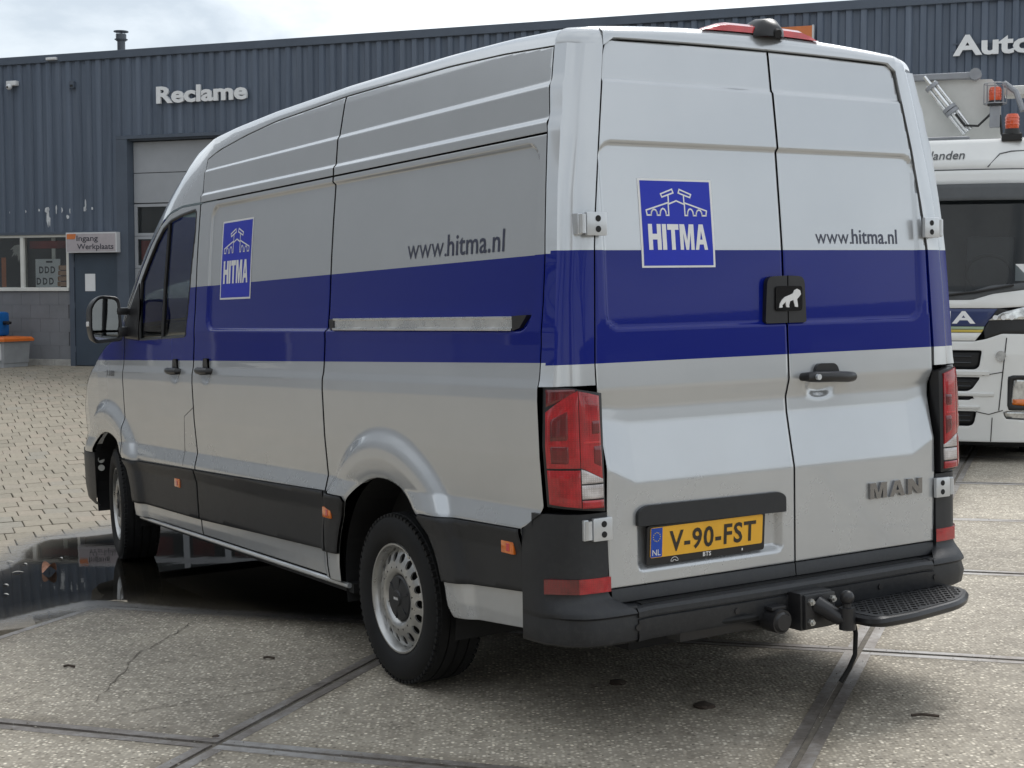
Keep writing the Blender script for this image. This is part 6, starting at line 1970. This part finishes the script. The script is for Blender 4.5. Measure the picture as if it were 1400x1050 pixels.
seam([(-1.12, z_['fas']-.008), (1.12, z_['fas']-.008)], .006, .004, 'truck_grey')
seam([(-.66, Tz(.62)), (-.2, Tz(.615)), (.2, Tz(.615)), (.66, Tz(.62))], .004)
MB().lathe([(.20+.018*math.cos(a), .018*math.sin(a)) for a in np.linspace(0, 2*PI, 9)[:-1]], 26, 'y', Matrix.Translation((.62, .50, Tz(1.78))) @ Matrix.Rotation(math.radians(35), 4, 'X'), close=True).build('steering_wheel', 'truck_grey', sc_, smooth=True)
MB().box(.86, .94, float(front_y(.9, Tz(1.78)))+.012, float(front_y(.9, Tz(1.78)))+.016, Tz(1.70), Tz(1.86)).build('screen_pass', 'paper', sc_)

MB().box(-1.12, 1.12, .32, 2.3, .14, .50, .03).build('shade_underbody', 'truck_black', trk)  # dark underbody box added to deepen the shade below the bumper
MB().box(-1.15, 1.15, 2.3, 7.5, .35, .95).build('side_skirt', 'truck_black', trk)
# ------------------------------------------------------------------ litter on the ground
def leaf(x, y, L, W, m, rz, lift, label, group=None, curl=.4):
    rows = []
    for t in np.linspace(0, 1, 11):
        w = W*math.sin(PI*min(1, t*.95+.03))**.8
        rows.append([((t-.5)*L, k*w, k*k*w*curl+lift*math.sin(PI*t)) for k in (-1, -.7, -.35, 0, .35, .7, 1)])
    top = MB().loft(rows)
    o = top.build('fallen_leaf', m, None, smooth=True, angle=120)
    w = v2w(x, y, .008)
    o.matrix_world = Matrix.Translation(w) @ Matrix.Rotation(rz, 4, 'Z')
    tag(o, label, 'leaf', group)
    return o
leaf(3.60, 1.47, .10, .042, 'leaf_brown', 1.0, .030, 'curled red brown leaf lying in the puddle', None, .7)
leaf(3.70, 1.63, .07, .010, 'leaf_pale', .3, .004, 'pale sliver beside the brown leaf in the puddle', None)
for k, (x, y) in enumerate(((3.98, 1.52), (4.12, 1.58), (3.32, 1.79), (3.02, 1.86), (4.05, 1.28))):
    leaf(x, y, rnd.uniform(.035, .06), .009, 'leaf_pale', rnd.uniform(0, 3), .003, ('pale scrap afloat on the puddle just beyond the brown leaf', 'pale scrap afloat at the far rim of the puddle', 'pale scrap at the left picture edge, below the brown leaf', 'pale scrap at the left picture edge where the puddle meets the slab', 'pale scrap afloat midway between the brown leaf and the front tyre')[k], 'pale scraps on the puddle')
lw = leaf(22.5, -3.95, .5, .10, 'leaf_pale', 1.2, .05, 'pale scrap of rubbish on the far paving below the entrance door', None, .2)
# twigs and dark scraps on the slabs
def twig(x, y, L, rz, label, group):
    mb = MB().tube([(-L/2, 0, 0), (-L*.1, L*.03, .004), (L/2, -L*.02, 0)], .006, 6)
    o = mb.build('twig', 'twig', None, smooth=True); o.matrix_world = Matrix.Translation(v2w(x, y, .007)) @ Matrix.Rotation(rz, 4, 'Z'); tag(o, label, 'twig', group)
for px_, py_, L, lab in ((-1.62, -.33, .10, 'dark scrap on the slab at the right picture edge'), (1.12, 2.03, .05, 'short dark twig on the slab left of the crack'), (.72, 1.26, .05, 'short dark twig on the slab between the cracks')):
    twig(px_, py_, L, -.1, lab, None)
def clod(x, y, r, label):
    bm = bmesh.new(); bmesh.ops.create_icosphere(bm, subdivisions=2, radius=r)
    for v in bm.verts:
        v.co *= 1+rnd.uniform(-.25, .25); v.co.z *= .35
    o = MB().bm(bm).build('dirt_clod', 'twig', None, smooth=True); o.location = v2w(x, y, r*.1); tag(o, label, 'dirt')
clod(-.55, .28, .035, 'dark clod of dirt in the shadow behind the van')
clod(-1.02, .22, .04, 'dark flat clod on the slab behind the van, nearer the camera')
clod(-.27, 1.88, .014, 'small pebble on the steel joint at lower left')

# ------------------------------------------------------------------ trees, and halls added or raised outside the picture to shape the lacquer's reflections
def hall(name, x, y, rz, L, D, H, m, label):
    r = empty(name, Matrix.Translation((x, y, float(zg(x, y))-.1)) @ Matrix.Rotation(rz, 4, 'Z')); tag(r, label, 'building')
    MB().box(-L/2, L/2, 0, D, 0, H).build('wall', m, r)
    MB().box(-L/2-.1, L/2+.1, -.12, D, H, H+.3).build('roof_edge', 'slate_trim', r)
    n = int(L/3.2)
    for q in range(n):
        xx = -L/2+1.6+q*3.2
        if q % 3 == 1:
            d_ = MB().box(xx-1.2, xx+1.2, -.05, .02, 0, 3.2).build('gate', 'sectional_door', r)
        else:
            w_ = MB().box(xx-.9, xx+.9, -.06, .02, 1.1, 2.4).build('window', 'white_frame', r)
            MB().box(xx-.8, xx+.8, -.07, -.055, 1.2, 2.3).build('pane', 'gloss_black', w_)
    return r
hall('side_hall', -22, 12, math.radians(80), 36, 10, 12.5, 'neighbour_white', 'pale hall along the left side of the yard, outside the picture, made tall to darken the side of the van')  # height raised so the van's side panels mirror wall instead of sky
hall('added_low_hall', 46, -20, math.radians(-112), 40, 12, 4.2, 'added_hall_grey', 'low grey hall added for reflections far behind the photographer on the right, outside the picture')  # unseen, added for reflections; kept low so the rear doors mirror sky
hall('added_back_hall', -8, -15, math.radians(160), 26, 12, 13.0, 'added_hall_grey', 'tall grey hall added behind the photographer on the left, outside the picture, to darken reflections in the van')  # unseen, added and raised to darken the van's rear pillar
def tree(x, y, H, seed, label):
    r = random.Random(seed)
    root = empty('bare_tree', Matrix.Translation((x, y, float(zg(x, y))-.1))); tag(root, label, 'tree', 'bare trees behind the photographer')
    tr = MB(); br = MB()
    def grow(p, d, L, rad, lev):
        pts = [p]; dd = d.copy()
        for q in range(4):
            dd = (dd+Vector((r.uniform(-.18, .18), r.uniform(-.18, .18), r.uniform(-.02, .12)))).normalized(); pts.append(pts[-1]+dd*L/4)
        (tr if lev == 0 else br).tube(pts, [rad*(1-.13*q) for q in range(5)], 6 if lev < 2 else 4)
        if lev >= 4: return
        for q in range(4 if lev < 3 else 3):
            k = r.randint(2, 4); a = r.uniform(0, 2*PI)
            nd = (dd*.75+Vector((math.cos(a), math.sin(a), .25))*.8).normalized()
            grow(pts[k], nd, L*r.uniform(.55, .75), rad*.5, lev+1)
    grow(Vector((0, 0, 0)), Vector((0, 0, 1)), H*.38, H*.022, 0)
    tr.build('trunk', 'bark', root, smooth=True); br.build('crown', 'bark', root)
tree(15, -9, 10, 1, 'tall bare tree behind the photographer, farthest to the right')
tree(10, -14, 9, 2, 'bare tree straight behind the photographer, outside the picture')
tree(-13, -4, 9, 3, 'bare tree on the left behind the photographer, beside the pale hall')
